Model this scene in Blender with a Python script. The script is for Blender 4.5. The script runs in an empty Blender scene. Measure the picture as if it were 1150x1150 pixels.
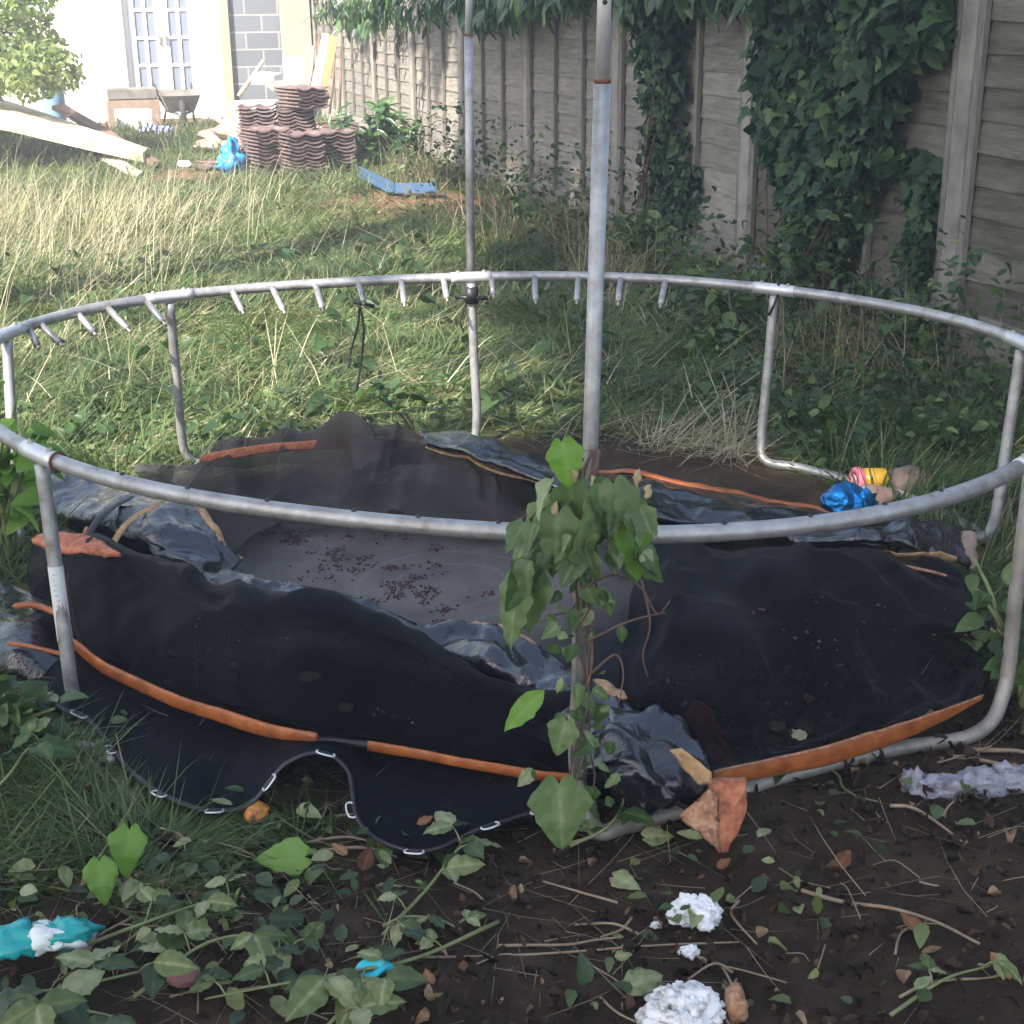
import bpy, bmesh, math, random
import numpy as np
from mathutils import Vector, Matrix

random.seed(7)
RNG = np.random.default_rng(7)
SC = bpy.context.scene
COL = SC.collection
R_ = math.radians

GLARE_DENSITY = .0095  # density of the volume that stands in for lens glare
# ------------------------------------------------------------------ camera
CAM_H = 1.45
F_PX, HALF = 1600.0, 575.0
PITCH = math.atan(570 / 1600.0)
ROLL = 0.010
FW = np.array([0, math.cos(PITCH), -math.sin(PITCH)])
RT0 = np.array([1.0, 0, 0])
DN0 = np.array([0, -math.sin(PITCH), -math.cos(PITCH)])
RT = math.cos(ROLL) * RT0 + math.sin(ROLL) * DN0
DN = -math.sin(ROLL) * RT0 + math.cos(ROLL) * DN0
CP = np.array([0, 0, CAM_H])


def ray(px, py):
    return FW + (px - HALF) / F_PX * RT + (py - HALF) / F_PX * DN


def at(px, py, z=0.0):
    """point of the place at height z that the photograph shows at (px, py)"""
    d = ray(px, py)
    return CP + d * ((z - CAM_H) / d[2])


def at_d(px, py, d):
    return CP + ray(px, py) * d


def at_y(px, py, y):
    d = ray(px, py)
    return CP + d * (y / d[1])


def at_plane(px, py, p0, n):
    d = ray(px, py)
    return CP + d * (np.dot(p0 - CP, n) / np.dot(d, n))


cam = bpy.data.cameras.new("camera")
cam.sensor_width = 36
cam.lens = 36 * F_PX / 1150
cam.clip_start = 0.05
cam.clip_end = 2000
camo = bpy.data.objects.new("camera", cam)
COL.objects.link(camo)
camo.matrix_world = Matrix((
    (RT[0], -DN[0], -FW[0], CP[0]),
    (RT[1], -DN[1], -FW[1], CP[1]),
    (RT[2], -DN[2], -FW[2], CP[2]),
    (0, 0, 0, 1)))
SC.camera = camo

# ------------------------------------------------------------------ noise
_PERM = RNG.random(4096).astype(np.float64)


def vnoise(P, freq=1.0, seed=0):
    P = np.asarray(P, float) * freq + seed * 17.31
    i = np.floor(P).astype(np.int64)
    f = P - i
    f = f * f * (3 - 2 * f)

    def h(a, b, c):
        return _PERM[(a * 73856093 ^ b * 19349663 ^ c * 83492791) & 4095]
    x, y, z = i[..., 0], i[..., 1], i[..., 2]
    u, v, w = f[..., 0], f[..., 1], f[..., 2]
    r = 0
    for dx in (0, 1):
        for dy in (0, 1):
            for dz in (0, 1):
                r = r + h(x + dx, y + dy, z + dz) * (u if dx else 1 - u) * (v if dy else 1 - v) * (w if dz else 1 - w)
    return r * 2 - 1


def fbm(P, freq=1.0, seed=0, octv=4):
    a, s = 1.0, 0
    for k in range(octv):
        s = s + a * vnoise(P, freq * 2 ** k, seed + k)
        a *= .5
    return s


def n2(x, y, freq, seed=0, octv=3):
    return fbm(np.stack([x, y, np.zeros_like(x)], -1), freq, seed, octv)


def gz(x, y):
    """height of the ground"""
    x = np.asarray(x, float); y = np.asarray(y, float)
    r = np.hypot(x, y - 8)
    fade = np.clip((30 - r) / 12, 0, 1)
    return (0.018 * n2(x, y, 1.3, 3) + 0.03 * n2(x, y, .35, 5, 2) - .01) * fade


# ------------------------------------------------------------------ mesh helpers
def raw_mesh(name, V, loops, totals, attr=None, smooth=False):
    me = bpy.data.meshes.new(name)
    V = np.asarray(V, np.float32); loops = np.asarray(loops, np.int32); totals = np.asarray(totals, np.int32)
    me.vertices.add(len(V)); me.vertices.foreach_set("co", V.ravel())
    me.loops.add(len(loops)); me.loops.foreach_set("vertex_index", loops)
    me.polygons.add(len(totals))
    st = np.zeros(len(totals), np.int32); st[1:] = np.cumsum(totals)[:-1]
    me.polygons.foreach_set("loop_start", st)
    try:
        me.polygons.foreach_set("loop_total", totals)
    except Exception:
        pass
    me.polygons.foreach_set("use_smooth", np.full(len(totals), bool(smooth)))
    if attr is not None:
        for k, a in attr.items():
            at_ = me.attributes.new(k, 'FLOAT', 'POINT')
            at_.data.foreach_set("value", np.asarray(a, np.float32))
    me.update(calc_edges=True)
    me.validate()
    return me


class MB:
    """collects shapes for ONE mesh"""

    def __init__(s):
        s.v, s.f, s.sm, s.n, s.a = [], [], [], 0, []

    def add(s, V, F, smooth=False, rnd=None):
        V = np.asarray(V, float)
        s.v.append(V)
        for f in F:
            s.f.append([i + s.n for i in f]); s.sm.append(smooth)
        s.a.append(np.full(len(V), random.random() if rnd is None else rnd) if np.isscalar(rnd) or rnd is None else np.asarray(rnd))
        s.n += len(V)
        return s

    def box(s, c, size, rot=None, jitter=0, taper=None):
        x, y, z = [q / 2 for q in size]
        V = np.array([(-x, -y, -z), (x, -y, -z), (x, y, -z), (-x, y, -z), (-x, -y, z), (x, -y, z), (x, y, z), (-x, y, z)], float)
        if taper:
            V[4:, 0] *= taper[0]; V[4:, 1] *= taper[1]
        if jitter:
            V += RNG.normal(0, jitter, V.shape)
        if rot is not None:
            V = V @ np.asarray(rot).T
        V += np.asarray(c)
        s.add(V, [(0, 3, 2, 1), (4, 5, 6, 7), (0, 1, 5, 4), (1, 2, 6, 5), (2, 3, 7, 6), (3, 0, 4, 7)])
        return s

    def hexa(s, bottom, top):
        s.add(list(bottom) + list(top), [(0, 3, 2, 1), (4, 5, 6, 7), (0, 1, 5, 4), (1, 2, 6, 5), (2, 3, 7, 6), (3, 0, 4, 7)])
        return s

    def tube(s, path, rad, seg=10, closed=False, caps=True, flat=None):
        P = np.asarray(path, float); n = len(P)
        rad = np.full(n, rad) if np.isscalar(rad) else np.asarray(rad, float)
        T = np.zeros_like(P)
        if closed:
            T = np.roll(P, -1, 0) - np.roll(P, 1, 0)
        else:
            T[1:-1] = P[2:] - P[:-2]; T[0] = P[1] - P[0]; T[-1] = P[-1] - P[-2]
        T /= np.linalg.norm(T, axis=1)[:, None] + 1e-12
        up = np.array([0, 0, 1.0]) if abs(T[0][2]) < .9 else np.array([1.0, 0, 0])
        N = np.cross(T[0], up); N /= np.linalg.norm(N)
        V = []
        for i in range(n):
            N = N - T[i] * np.dot(N, T[i]); N /= np.linalg.norm(N) + 1e-12
            B = np.cross(T[i], N)
            for k in range(seg):
                a = 2 * math.pi * k / seg
                c, q = math.cos(a), math.sin(a)
                if flat:
                    c *= flat[0]; q *= flat[1]
                V.append(P[i] + rad[i] * (N * c + B * q))
        F = []
        m = n if closed else n - 1
        for i in range(m):
            j = (i + 1) % n
            for k in range(seg):
                l = (k + 1) % seg
                F.append((i * seg + k, i * seg + l, j * seg + l, j * seg + k))
        if caps and not closed:
            F.append(tuple(range(seg - 1, -1, -1))); F.append(tuple((n - 1) * seg + k for k in range(seg)))
        s.add(V, F, smooth=True)
        return s

    def lathe(s, prof, c=(0, 0, 0), rot=None, seg=24):
        V = []
        for r, z in prof:
            for k in range(seg):
                a = 2 * math.pi * k / seg
                V.append((r * math.cos(a), r * math.sin(a), z))
        V = np.array(V)
        if rot is not None:
            V = V @ np.asarray(rot).T
        V += np.asarray(c)
        F = []
        for i in range(len(prof) - 1):
            for k in range(seg):
                l = (k + 1) % seg
                F.append((i * seg + k, i * seg + l, (i + 1) * seg + l, (i + 1) * seg + k))
        s.add(V, F, smooth=True)
        return s

    def blob(s, c, size, rough=.25, freq=2.0, seed=0, n=(20, 12), rot=None):
        V = []
        nu, nv = n
        for j in range(nv + 1):
            th = math.pi * j / nv
            for i in range(nu):
                ph = 2 * math.pi * i / nu
                V.append((math.sin(th) * math.cos(ph), math.sin(th) * math.sin(ph), math.cos(th)))
        V = np.array(V)
        V *= (1 + rough * fbm(V, freq, seed, 3))[:, None]
        V *= np.asarray(size)
        if rot is not None:
            V = V @ np.asarray(rot).T
        V += np.asarray(c)
        F = []
        for j in range(nv):
            for i in range(nu):
                k = (i + 1) % nu
                F.append((j * nu + i, (j + 1) * nu + i, (j + 1) * nu + k, j * nu + k))
        s.add(V, F, smooth=True)
        return s

    def mesh(s, name):
        V = np.concatenate(s.v)
        loops = [i for f in s.f for i in f]
        tot = [len(f) for f in s.f]
        me = raw_mesh(name, V, loops, tot, {'rnd': np.concatenate(s.a)})
        me.polygons.foreach_set("use_smooth", np.array(s.sm, bool))
        bm_ = bmesh.new(); bm_.from_mesh(me); bmesh.ops.recalc_face_normals(bm_, faces=bm_.faces); bm_.to_mesh(me); bm_.free()
        return me

    def build(s, name, mat, parent=None, bevel=0):
        return link(name, s.mesh(name), mat, parent, bevel)


def link(name, me, mat, parent=None, bevel=0):
    o = bpy.data.objects.new(name, me)
    COL.objects.link(o)
    if mat:
        me.materials.append(mat)
    if parent:
        o.parent = parent
        o.matrix_parent_inverse = Matrix.Translation(-Vector(parent.location)) if parent.rotation_euler[2] == 0 else parent.matrix_basis.inverted()
    if bevel:
        b = o.modifiers.new("bevel", 'BEVEL'); b.width = bevel; b.segments = 2; b.limit_method = 'ANGLE'
    return o


def tag(o, label=None, cat=None, group=None, kind=None):
    if label: o["label"] = label
    if cat: o["category"] = cat
    if group: o["group"] = group
    if kind: o["kind"] = kind
    return o


def empty(name, loc, label, cat, group=None):
    o = bpy.data.objects.new(name, None)
    o.empty_display_size = .1
    COL.objects.link(o)
    o.location = Vector([float(q) for q in loc])
    return tag(o, label, cat, group)


def rotz(a):
    c, s = math.cos(a), math.sin(a)
    return np.array([(c, -s, 0), (s, c, 0), (0, 0, 1.0)])


def rotx(a):
    c, s = math.cos(a), math.sin(a)
    return np.array([(1, 0, 0), (0, c, -s), (0, s, c)])


def roty(a):
    c, s = math.cos(a), math.sin(a)
    return np.array([(c, 0, s), (0, 1, 0), (-s, 0, c)])


def frame(d, n):
    """matrix whose Y is d and Z is about n"""
    d = np.asarray(d, float); d = d / (np.linalg.norm(d) + 1e-9)
    n = np.asarray(n, float); n = n - d * np.dot(n, d); n = n / (np.linalg.norm(n) + 1e-9)
    return np.stack([np.cross(d, n), d, n], 1)


def frames(D, N):
    D = D / (np.linalg.norm(D, axis=1)[:, None] + 1e-9)
    N = N - D * (N * D).sum(1)[:, None]
    N = N / (np.linalg.norm(N, axis=1)[:, None] + 1e-9)
    return np.stack([np.cross(D, N), D, N], 2)


def crom(P, n):
    """resample rows of control points (k, ...) to n by Catmull-Rom"""
    P = np.asarray(P, float); k = len(P)
    Q = np.concatenate([[2 * P[0] - P[1]], P, [2 * P[-1] - P[-2]]])
    t = np.linspace(0, k - 1, n); i = np.minimum(t.astype(int), k - 2); f = (t - i)
    f = f.reshape((-1,) + (1,) * (P.ndim - 1))
    a, b, c, d = Q[i], Q[i + 1], Q[i + 2], Q[i + 3]
    return .5 * (2 * b + (c - a) * f + (2 * a - 5 * b + 4 * c - d) * f ** 2 + (3 * b - a - 3 * c + d) * f ** 3)


# ------------------------------------------------------------------ leaves
def _heart(fold=.25, droop=.3, lobe=False):
    m = [(0, 0), (0, .45), (0, 1)]
    r = [(.28, -.12), (.5, .12), (.42, .47), (.2, .8)] if not lobe else [(.3, -.08), (.55, .25), (.28, .42), (.24, .7)]
    pts = m + r + [(-x, y) for x, y in r]
    V = np.array([(x, y, fold * abs(x) - droop * max(y, 0) ** 2) for x, y in pts])
    F = [(0, 3, 4, 1), (1, 4, 5), (1, 5, 6, 2), (0, 1, 8, 7), (1, 9, 8), (1, 2, 10, 9)]
    return V, F


def _lance(w=.17, fold=.3, droop=.25):
    pts = [(0, 0), (0, .5), (0, 1), (w * .75, .2), (w, .5), (w * .55, .82), (-w * .75, .2), (-w, .5), (-w * .55, .82)]
    V = np.array([(x, y, fold * abs(x) - droop * y * y) for x, y in pts])
    F = [(0, 3, 4, 1), (1, 4, 5, 2), (0, 1, 7, 6), (1, 2, 8, 7)]
    return V, F


TPL = {
    'heart': [_heart(.25, .3), _heart(.5, .5), _heart(.1, .15), _heart(.9, .4)],
    'ivy': [_heart(.2, .2, True), _heart(.45, .4, True), _heart(.1, .1, False), _heart(.3, .3, True)],
    'lance': [_lance(.17, .3, .25), _lance(.14, .6, .5), _lance(.2, .2, .1)],
    'oval': [_lance(.3, .3, .2), _lance(.34, .5, .45), _lance(.26, .15, .1)],
    'withered': [_heart(1.2, .8), _heart(1.5, -.4), _lance(.3, 1.4, .8), _lance(.25, .9, -.6)],
}


def leaf_mesh(name, kind, P, D, N, S, rnd=None):
    P = np.asarray(P, float); n = len(P)
    M = frames(np.asarray(D, float), np.asarray(N, float))
    S = np.broadcast_to(np.asarray(S, float), (n,))
    rnd = RNG.random(n) if rnd is None else rnd
    tp = TPL[kind]
    which = RNG.integers(0, len(tp), n)
    Vs, Ls, Ts, As = [], [], [], []
    off = 0
    for w, (tv, tf) in enumerate(tp):
        idx = np.nonzero(which == w)[0]
        if not len(idx): continue
        V = np.einsum('nij,kj->nki', M[idx], tv) * S[idx][:, None, None] + P[idx][:, None, :]
        k = len(tv)
        fl = np.array([i for f in tf for i in f]); ft = np.array([len(f) for f in tf])
        L = (np.arange(len(idx))[:, None] * k + fl[None, :] + off).ravel()
        Vs.append(V.reshape(-1, 3)); Ls.append(L); Ts.append(np.tile(ft, len(idx))); As.append(np.repeat(rnd[idx], k))
        off += len(idx) * k
    return raw_mesh(name, np.concatenate(Vs), np.concatenate(Ls), np.concatenate(Ts), {'rnd': np.concatenate(As)}, smooth=True)


def unit_rand(n):
    v = RNG.normal(0, 1, (n, 3))
    return v / np.linalg.norm(v, axis=1)[:, None]


def blades(name, P, az, L, lean, bend, W, rnd, twist=None):
    """grass blades: P base, az heading, L length, lean 0 upright .. 1 flat"""
    n = len(P)
    ts = np.array([0, .38, .72, 1.0])
    H = np.stack([np.cos(az), np.sin(az), np.zeros(n)], 1)
    U = np.array([0, 0, 1.0])
    tw = az + math.pi / 2 + (RNG.normal(0, .5, n) if twist is None else twist)
    side = np.stack([np.cos(tw), np.sin(tw), np.zeros(n)], 1)
    V = np.zeros((n, 7, 3))
    q = 0
    pos = P.copy()
    prev = 0
    for j, t in enumerate(ts):
        ang = lean * 1.2 + bend * t * 1.6
        ang = np.clip(ang, 0, 1.85)
        pos = pos + ((t - prev) * L)[:, None] * (np.sin(ang)[:, None] * H + np.cos(ang)[:, None] * U)
        prev = t
        if j < 3:
            w = (W * (1 - .55 * t))[:, None]
            V[:, q] = pos - side * w * .5; V[:, q + 1] = pos + side * w * .5
            q += 2
        else:
            V[:, q] = pos
    V[:, 1:, 2] = np.maximum(V[:, 1:, 2], gz(V[:, 1:, 0], V[:, 1:, 1]) + .004)
    fl = np.array([0, 1, 3, 2, 2, 3, 5, 4, 4, 5, 6]); ft = np.array([4, 4, 3])
    Lp = (np.arange(n)[:, None] * 7 + fl[None]).ravel()
    return raw_mesh(name, V.reshape(-1, 3), Lp, np.tile(ft, n), {'rnd': np.repeat(rnd, 7)}, smooth=True)


# ------------------------------------------------------------------ materials
def new_mat(name):
    m = bpy.data.materials.new(name); m.use_nodes = True
    nt = m.node_tree; nt.nodes.clear()
    out = nt.nodes.new('ShaderNodeOutputMaterial')
    return m, nt, out


def N_(nt, t, **kw):
    n = nt.nodes.new(t)
    for k, v in kw.items():
        if k in n.inputs.keys() if hasattr(n.inputs, 'keys') else False:
            n.inputs[k].default_value = v
        else:
            setattr(n, k, v)
    return n


def ramp(nt, stops, interp='LINEAR'):
    r = nt.nodes.new('ShaderNodeValToRGB')
    r.color_ramp.interpolation = interp
    e = r.color_ramp.elements
    while len(e) < len(stops): e.new(.5)
    for k, (p, c) in enumerate(stops):
        e[k].position = p; e[k].color = (c[0], c[1], c[2], 1)
    return r


def pbr(name, cols, scale=6, rough=.7, metal=0, bump=.3, bscale=None, spec=.5, detail=6, stretch=(1, 1, 1), coat=0, rvar=.15, sheen=0, bdist=.01, contrast=(.3, .7), tint=0):
    m, nt, out = new_mat(name)
    tc = N_(nt, 'ShaderNodeTexCoord')
    mp = N_(nt, 'ShaderNodeMapping'); mp.inputs['Scale'].default_value = stretch
    nt.links.new(tc.outputs['Object'], mp.inputs['Vector'])
    nz = N_(nt, 'ShaderNodeTexNoise'); nz.inputs['Scale'].default_value = scale; nz.inputs['Detail'].default_value = detail; nz.inputs['Roughness'].default_value = .65
    nt.links.new(mp.outputs['Vector'], nz.inputs['Vector'])
    k = len(cols)
    r = ramp(nt, [(contrast[0] + (contrast[1] - contrast[0]) * i / max(1, k - 1), c) for i, c in enumerate(cols)])
    nt.links.new(nz.outputs['Fac'], r.inputs['Fac'])
    b = N_(nt, 'ShaderNodeBsdfPrincipled')
    if tint:      # every board its own weathering
        ta_ = N_(nt, 'ShaderNodeAttribute'); ta_.attribute_name = 'rnd'
        tm = N_(nt, 'ShaderNodeMapRange'); tm.inputs['To Min'].default_value = 1 - tint; tm.inputs['To Max'].default_value = 1 + tint
        nt.links.new(ta_.outputs['Fac'], tm.inputs['Value'])
        tv = N_(nt, 'ShaderNodeVectorMath', operation='SCALE'); nt.links.new(r.outputs['Color'], tv.inputs[0]); nt.links.new(tm.outputs['Result'], tv.inputs['Scale'])
        nt.links.new(tv.outputs['Vector'], b.inputs['Base Color'])
    else:
        nt.links.new(r.outputs['Color'], b.inputs['Base Color'])
    b.inputs['Metallic'].default_value = metal
    b.inputs['Specular IOR Level'].default_value = spec
    if coat: b.inputs['Coat Weight'].default_value = coat
    if sheen:
        b.inputs['Sheen Weight'].default_value = sheen
    mr = N_(nt, 'ShaderNodeMapRange'); mr.inputs['To Min'].default_value = max(.03, rough - rvar); mr.inputs['To Max'].default_value = min(1, rough + rvar)
    nz2 = N_(nt, 'ShaderNodeTexNoise'); nz2.inputs['Scale'].default_value = bscale or scale * 4; nz2.inputs['Detail'].default_value = 5
    nt.links.new(mp.outputs['Vector'], nz2.inputs['Vector'])
    nt.links.new(nz2.outputs['Fac'], mr.inputs['Value']); nt.links.new(mr.outputs['Result'], b.inputs['Roughness'])
    if bump:
        bp = N_(nt, 'ShaderNodeBump'); bp.inputs['Strength'].default_value = bump; bp.inputs['Distance'].default_value = bdist
        nt.links.new(nz2.outputs['Fac'], bp.inputs['Height']); nt.links.new(bp.outputs['Normal'], b.inputs['Normal'])
    nt.links.new(b.outputs['BSDF'], out.inputs['Surface'])
    m['bsdf'] = b.name
    return m


def leafmat(name, stops, trans=.35, rough=.45, spec=.4, tcol=1.3):
    m, nt, out = new_mat(name)
    a = N_(nt, 'ShaderNodeAttribute'); a.attribute_name = 'rnd'
    tc = N_(nt, 'ShaderNodeTexCoord')
    nz = N_(nt, 'ShaderNodeTexNoise'); nz.inputs['Scale'].default_value = 70; nz.inputs['Detail'].default_value = 4
    nt.links.new(tc.outputs['Object'], nz.inputs['Vector'])
    ad = N_(nt, 'ShaderNodeMath', operation='MULTIPLY_ADD'); ad.inputs[1].default_value = .5
    nt.links.new(nz.outputs['Fac'], ad.inputs[0]);
    sb = N_(nt, 'ShaderNodeMath', operation='SUBTRACT'); sb.inputs[1].default_value = .25
    nt.links.new(a.outputs['Fac'], ad.inputs[2]); nt.links.new(ad.outputs[0], sb.inputs[0])
    r = ramp(nt, stops); nt.links.new(sb.outputs[0], r.inputs['Fac'])
    b = N_(nt, 'ShaderNodeBsdfPrincipled'); b.inputs['Roughness'].default_value = rough; b.inputs['Specular IOR Level'].default_value = spec
    nt.links.new(r.outputs['Color'], b.inputs['Base Color'])
    t = N_(nt, 'ShaderNodeBsdfTranslucent')
    mx = N_(nt, 'ShaderNodeMix', data_type='RGBA', blend_type='MULTIPLY'); mx.inputs['Factor'].default_value = 1
    nt.links.new(r.outputs['Color'], mx.inputs['A']); mx.inputs['B'].default_value = (tcol * 1.05, tcol * 1.1, tcol * .6, 1)
    nt.links.new(mx.outputs['Result'], t.inputs['Color'])
    ms = N_(nt, 'ShaderNodeMixShader'); ms.inputs['Fac'].default_value = trans
    nt.links.new(b.outputs['BSDF'], ms.inputs[1]); nt.links.new(t.outputs['BSDF'], ms.inputs[2])
    nt.links.new(ms.outputs['Shader'], out.inputs['Surface'])
    return m


def netmat(name, opacity, col):
    m, nt, out = new_mat(name)
    tc = N_(nt, 'ShaderNodeTexCoord')
    nz = N_(nt, 'ShaderNodeTexNoise'); nz.inputs['Scale'].default_value = 3; nz.inputs['Detail'].default_value = 5
    nt.links.new(tc.outputs['Object'], nz.inputs['Vector'])
    r = ramp(nt, [(.35, col), (.55, [c * 1.6 + .002 for c in col]), (.78, [c * 1.8 + .011 for c in col])]); nt.links.new(nz.outputs['Fac'], r.inputs['Fac'])
    b = N_(nt, 'ShaderNodeBsdfPrincipled'); b.inputs['Roughness'].default_value = .48; b.inputs['Specular IOR Level'].default_value = .025
    b.inputs['Sheen Weight'].default_value = .045; b.inputs['Sheen Roughness'].default_value = .5
    nt.links.new(r.outputs['Color'], b.inputs['Base Color'])
    # weave
    w = N_(nt, 'ShaderNodeTexVoronoi'); w.inputs['Scale'].default_value = 420
    nt.links.new(tc.outputs['Object'], w.inputs['Vector'])
    bp = N_(nt, 'ShaderNodeBump'); bp.inputs['Strength'].default_value = .25; bp.inputs['Distance'].default_value = .002
    nt.links.new(w.outputs['Distance'], bp.inputs['Height']); nt.links.new(bp.outputs['Normal'], b.inputs['Normal'])
    t = N_(nt, 'ShaderNodeBsdfTransparent')
    mp = N_(nt, 'ShaderNodeMapRange'); mp.inputs['From Min'].default_value = .3; mp.inputs['From Max'].default_value = .7
    mp.inputs['To Min'].default_value = opacity - .07; mp.inputs['To Max'].default_value = opacity + .07
    nt.links.new(nz.outputs['Fac'], mp.inputs['Value'])
    ms = N_(nt, 'ShaderNodeMixShader'); nt.links.new(mp.outputs['Result'], ms.inputs['Fac'])
    nt.links.new(t.outputs['BSDF'], ms.inputs[1]); nt.links.new(b.outputs['BSDF'], ms.inputs[2])
    nt.links.new(ms.outputs['Shader'], out.inputs['Surface'])
    return m


G = lambda r, g, b: (r, g, b)
M = {}
M['steel'] = pbr('galvanised_steel', [G(.13, .095, .07), G(.29, .28, .27), G(.37, .365, .36), G(.45, .445, .44)], 24, .45, .55, .12, 60, detail=9, rvar=.14, contrast=(.24, .7))
M['steel_pale'] = pbr('pale_steel', [G(.55, .55, .54), G(.68, .68, .67)], 14, .45, .55, .05, 60)
M['steel_dirty'] = pbr('dirty_steel', [G(.2, .18, .15), G(.34, .31, .27), G(.4, .38, .35)], 10, .55, .45, .15, 50)
M['rust'] = pbr('rust', [G(.09, .035, .02), G(.19, .075, .045)], 40, .85, .1, .4)
M['sticker'] = pbr('sticker', [G(.55, .55, .53), G(.72, .72, .7)], 8, .5, 0, .1)
M['ink'] = pbr('ink', [G(.12, .12, .12), G(.25, .25, .25)], 60, .6, 0, 0)
M['black_plastic'] = pbr('black_plastic', [G(.008, .008, .01), G(.02, .02, .022)], 8, .45, 0, .1)
M['net'] = netmat('black_net', .81, G(.001, .0014, .003))
M['net_thin_dapple'] = netmat('thin_net_painted_dapple', .70, G(.032, .028, .027))  # thinner net, base lightened to stand in for dappled sun
M['orange'] = pbr('orange_sleeve', [G(.07, .022, .008), G(.22, .058, .012), G(.33, .092, .018), G(.45, .16, .05)], 22, .45, 0, .7, 34, contrast=(.22, .75), bdist=.006)
M['orange_pale'] = pbr('orange_foam', [G(.16, .05, .025), G(.36, .115, .055), G(.5, .2, .11)], 55, .75, 0, .35, 60)
M['foam'] = pbr('torn_foam', [G(.14, .06, .035), G(.32, .16, .09), G(.5, .31, .19)], 60, .85, 0, .6, 50)
M['tan'] = pbr('tan_edge', [G(.15, .08, .04), G(.36, .21, .10), G(.5, .34, .19)], 50, .8, 0, .4, 50)
M['wood_fence'] = pbr('weathered_fence', [G(.128, .116, .097), G(.20, .185, .16), G(.265, .246, .215)], 5, .85, 0, .25, 22, stretch=(1, 1, 9), spec=.2, tint=.22)
M['wood_algae_shade'] = pbr('algae_shade_fence', [G(.055, .055, .036), G(.10, .096, .072), G(.15, .142, .115)], 4, .85, 0, .5, 22, stretch=(1, 1, 7), spec=.2, tint=.22)  # algae-green boards, darkened further so the colour carries part of the shade
M['batten'] = pbr('fence_batten', [G(.10, .09, .08), G(.2, .19, .165)], 8, .85, 0, .4, stretch=(5, 5, 1))
M['concrete'] = pbr('concrete_post', [G(.17, .158, .14), G(.245, .23, .207), G(.31, .295, .27)], 7, .9, 0, .4, 60, spec=.25)
M['concrete_dark'] = pbr('concrete_mossy', [G(.10, .095, .08), G(.19, .18, .16), G(.25, .24, .22)], 5, .9, 0, .4, 50, spec=.25)
M['render'] = pbr('white_render', [G(.74, .73, .70), G(.82, .81, .79)], 3, .9, 0, .2, 50)
M['white_paint'] = pbr('white_paint', [G(.78, .78, .77), G(.84, .84, .83)], 3, .4, 0, .05)
M['ochre'] = pbr('ochre_reveal', [G(.42, .31, .22), G(.49, .38, .28)], 4, .9, 0, .2)
M['ply'] = pbr('plywood', [G(.37, .30, .22), G(.44, .36, .28)], 3, .75, 0, .15, stretch=(6, 6, 1))
M['plank_pale'] = pbr('pale_plank', [G(.28, .22, .14), G(.56, .48, .35), G(.68, .6, .46)], 6, .8, 0, .6, 30, stretch=(1, 4, 4))
M['plank_white'] = pbr('white_board', [G(.7, .69, .66), G(.78, .77, .75)], 4, .7, 0, .2)
M['plank_dark'] = pbr('dark_plank', [G(.12, .07, .05), G(.22, .14, .10)], 6, .85, 0, .4)
M['bark'] = pbr('bark', [G(.07, .05, .035), G(.15, .11, .08)], 12, .9, 0, .7, stretch=(3, 3, .7))
M['stem'] = pbr('purple_stem', [G(.07, .035, .03), G(.16, .09, .06)], 30, .6, 0, .2)
M['twig'] = pbr('dry_twig', [G(.16, .11, .07), G(.33, .25, .16)], 20, .8, 0, .2)
M['green_stem'] = pbr('green_stem', [G(.10, .14, .05), G(.2, .22, .09)], 20, .6, 0, .2)
M['tile'] = None
M['blue'] = pbr('blue_plastic', [G(.02, .16, .42), G(.03, .25, .58)], 9, .35, 0, .3, 20)
M['blue_steel'] = pbr('blue_steel', [G(.035, .085, .16), G(.06, .125, .22), G(.12, .10, .09)], 14, .6, .2, .2, contrast=(.3, .75))
M['foil'] = pbr('blue_foil', [G(.01, .14, .42), G(.015, .26, .6)], 4, .2, .85, .7, 26, bdist=.03, rvar=.08)
M['yellow'] = pbr('yellow_plastic', [G(.72, .4, .02), G(.8, .48, .04)], 5, .35, 0, .05)
M['pink'] = pbr('pink_plastic', [G(.75, .16, .22), G(.82, .26, .32)], 5, .35, 0, .05)
M['pink_white'] = pbr('pale_pink', [G(.8, .5, .52), G(.85, .65, .66)], 5, .4, 0, .05)
M['stone'] = pbr('brown_stone', [G(.14, .09, .075), G(.24, .17, .14)], 14, .9, 0, .5)
M['red_stone'] = pbr('red_stone', [G(.14, .06, .055), G(.26, .13, .12)], 14, .7, 0, .5)
M['cotton'] = pbr('white_stuffing', [G(.5, .48, .45), G(.74, .74, .74), G(.82, .82, .82)], 40, 1, 0, .5, 150, spec=.02, contrast=(.25, .5))
M['cotton_dirty'] = pbr('dirty_stuffing', [G(.10, .08, .06), G(.55, .53, .5), G(.76, .76, .75)], 30, 1, 0, .9, 60, spec=.05, contrast=(.34, .56))
M['apple'] = pbr('rotten_apple', [G(.10, .03, .012), G(.42, .15, .03), G(.6, .28, .05)], 38, .45, 0, .4, contrast=(.38, .6))
M['teal'] = pbr('teal_film', [G(.01, .22, .22), G(.02, .38, .36)], 7, .3, 0, .4, 18)
M['film_white'] = pbr('white_film', [G(.55, .6, .55), G(.75, .78, .75)], 7, .35, 0, .4, 18)
M['turquoise'] = pbr('turquoise_plastic', [G(.01, .36, .44), G(.02, .46, .55)], 7, .3, 0, .05)
M['cardboard'] = pbr('wet_card', [G(.2, .14, .11), G(.32, .24, .19)], 12, .85, 0, .3)
M['rag'] = pbr('grey_rag', [G(.05, .05, .06), G(.24, .24, .28), G(.36, .36, .4)], 22, .9, 0, .5)
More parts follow.
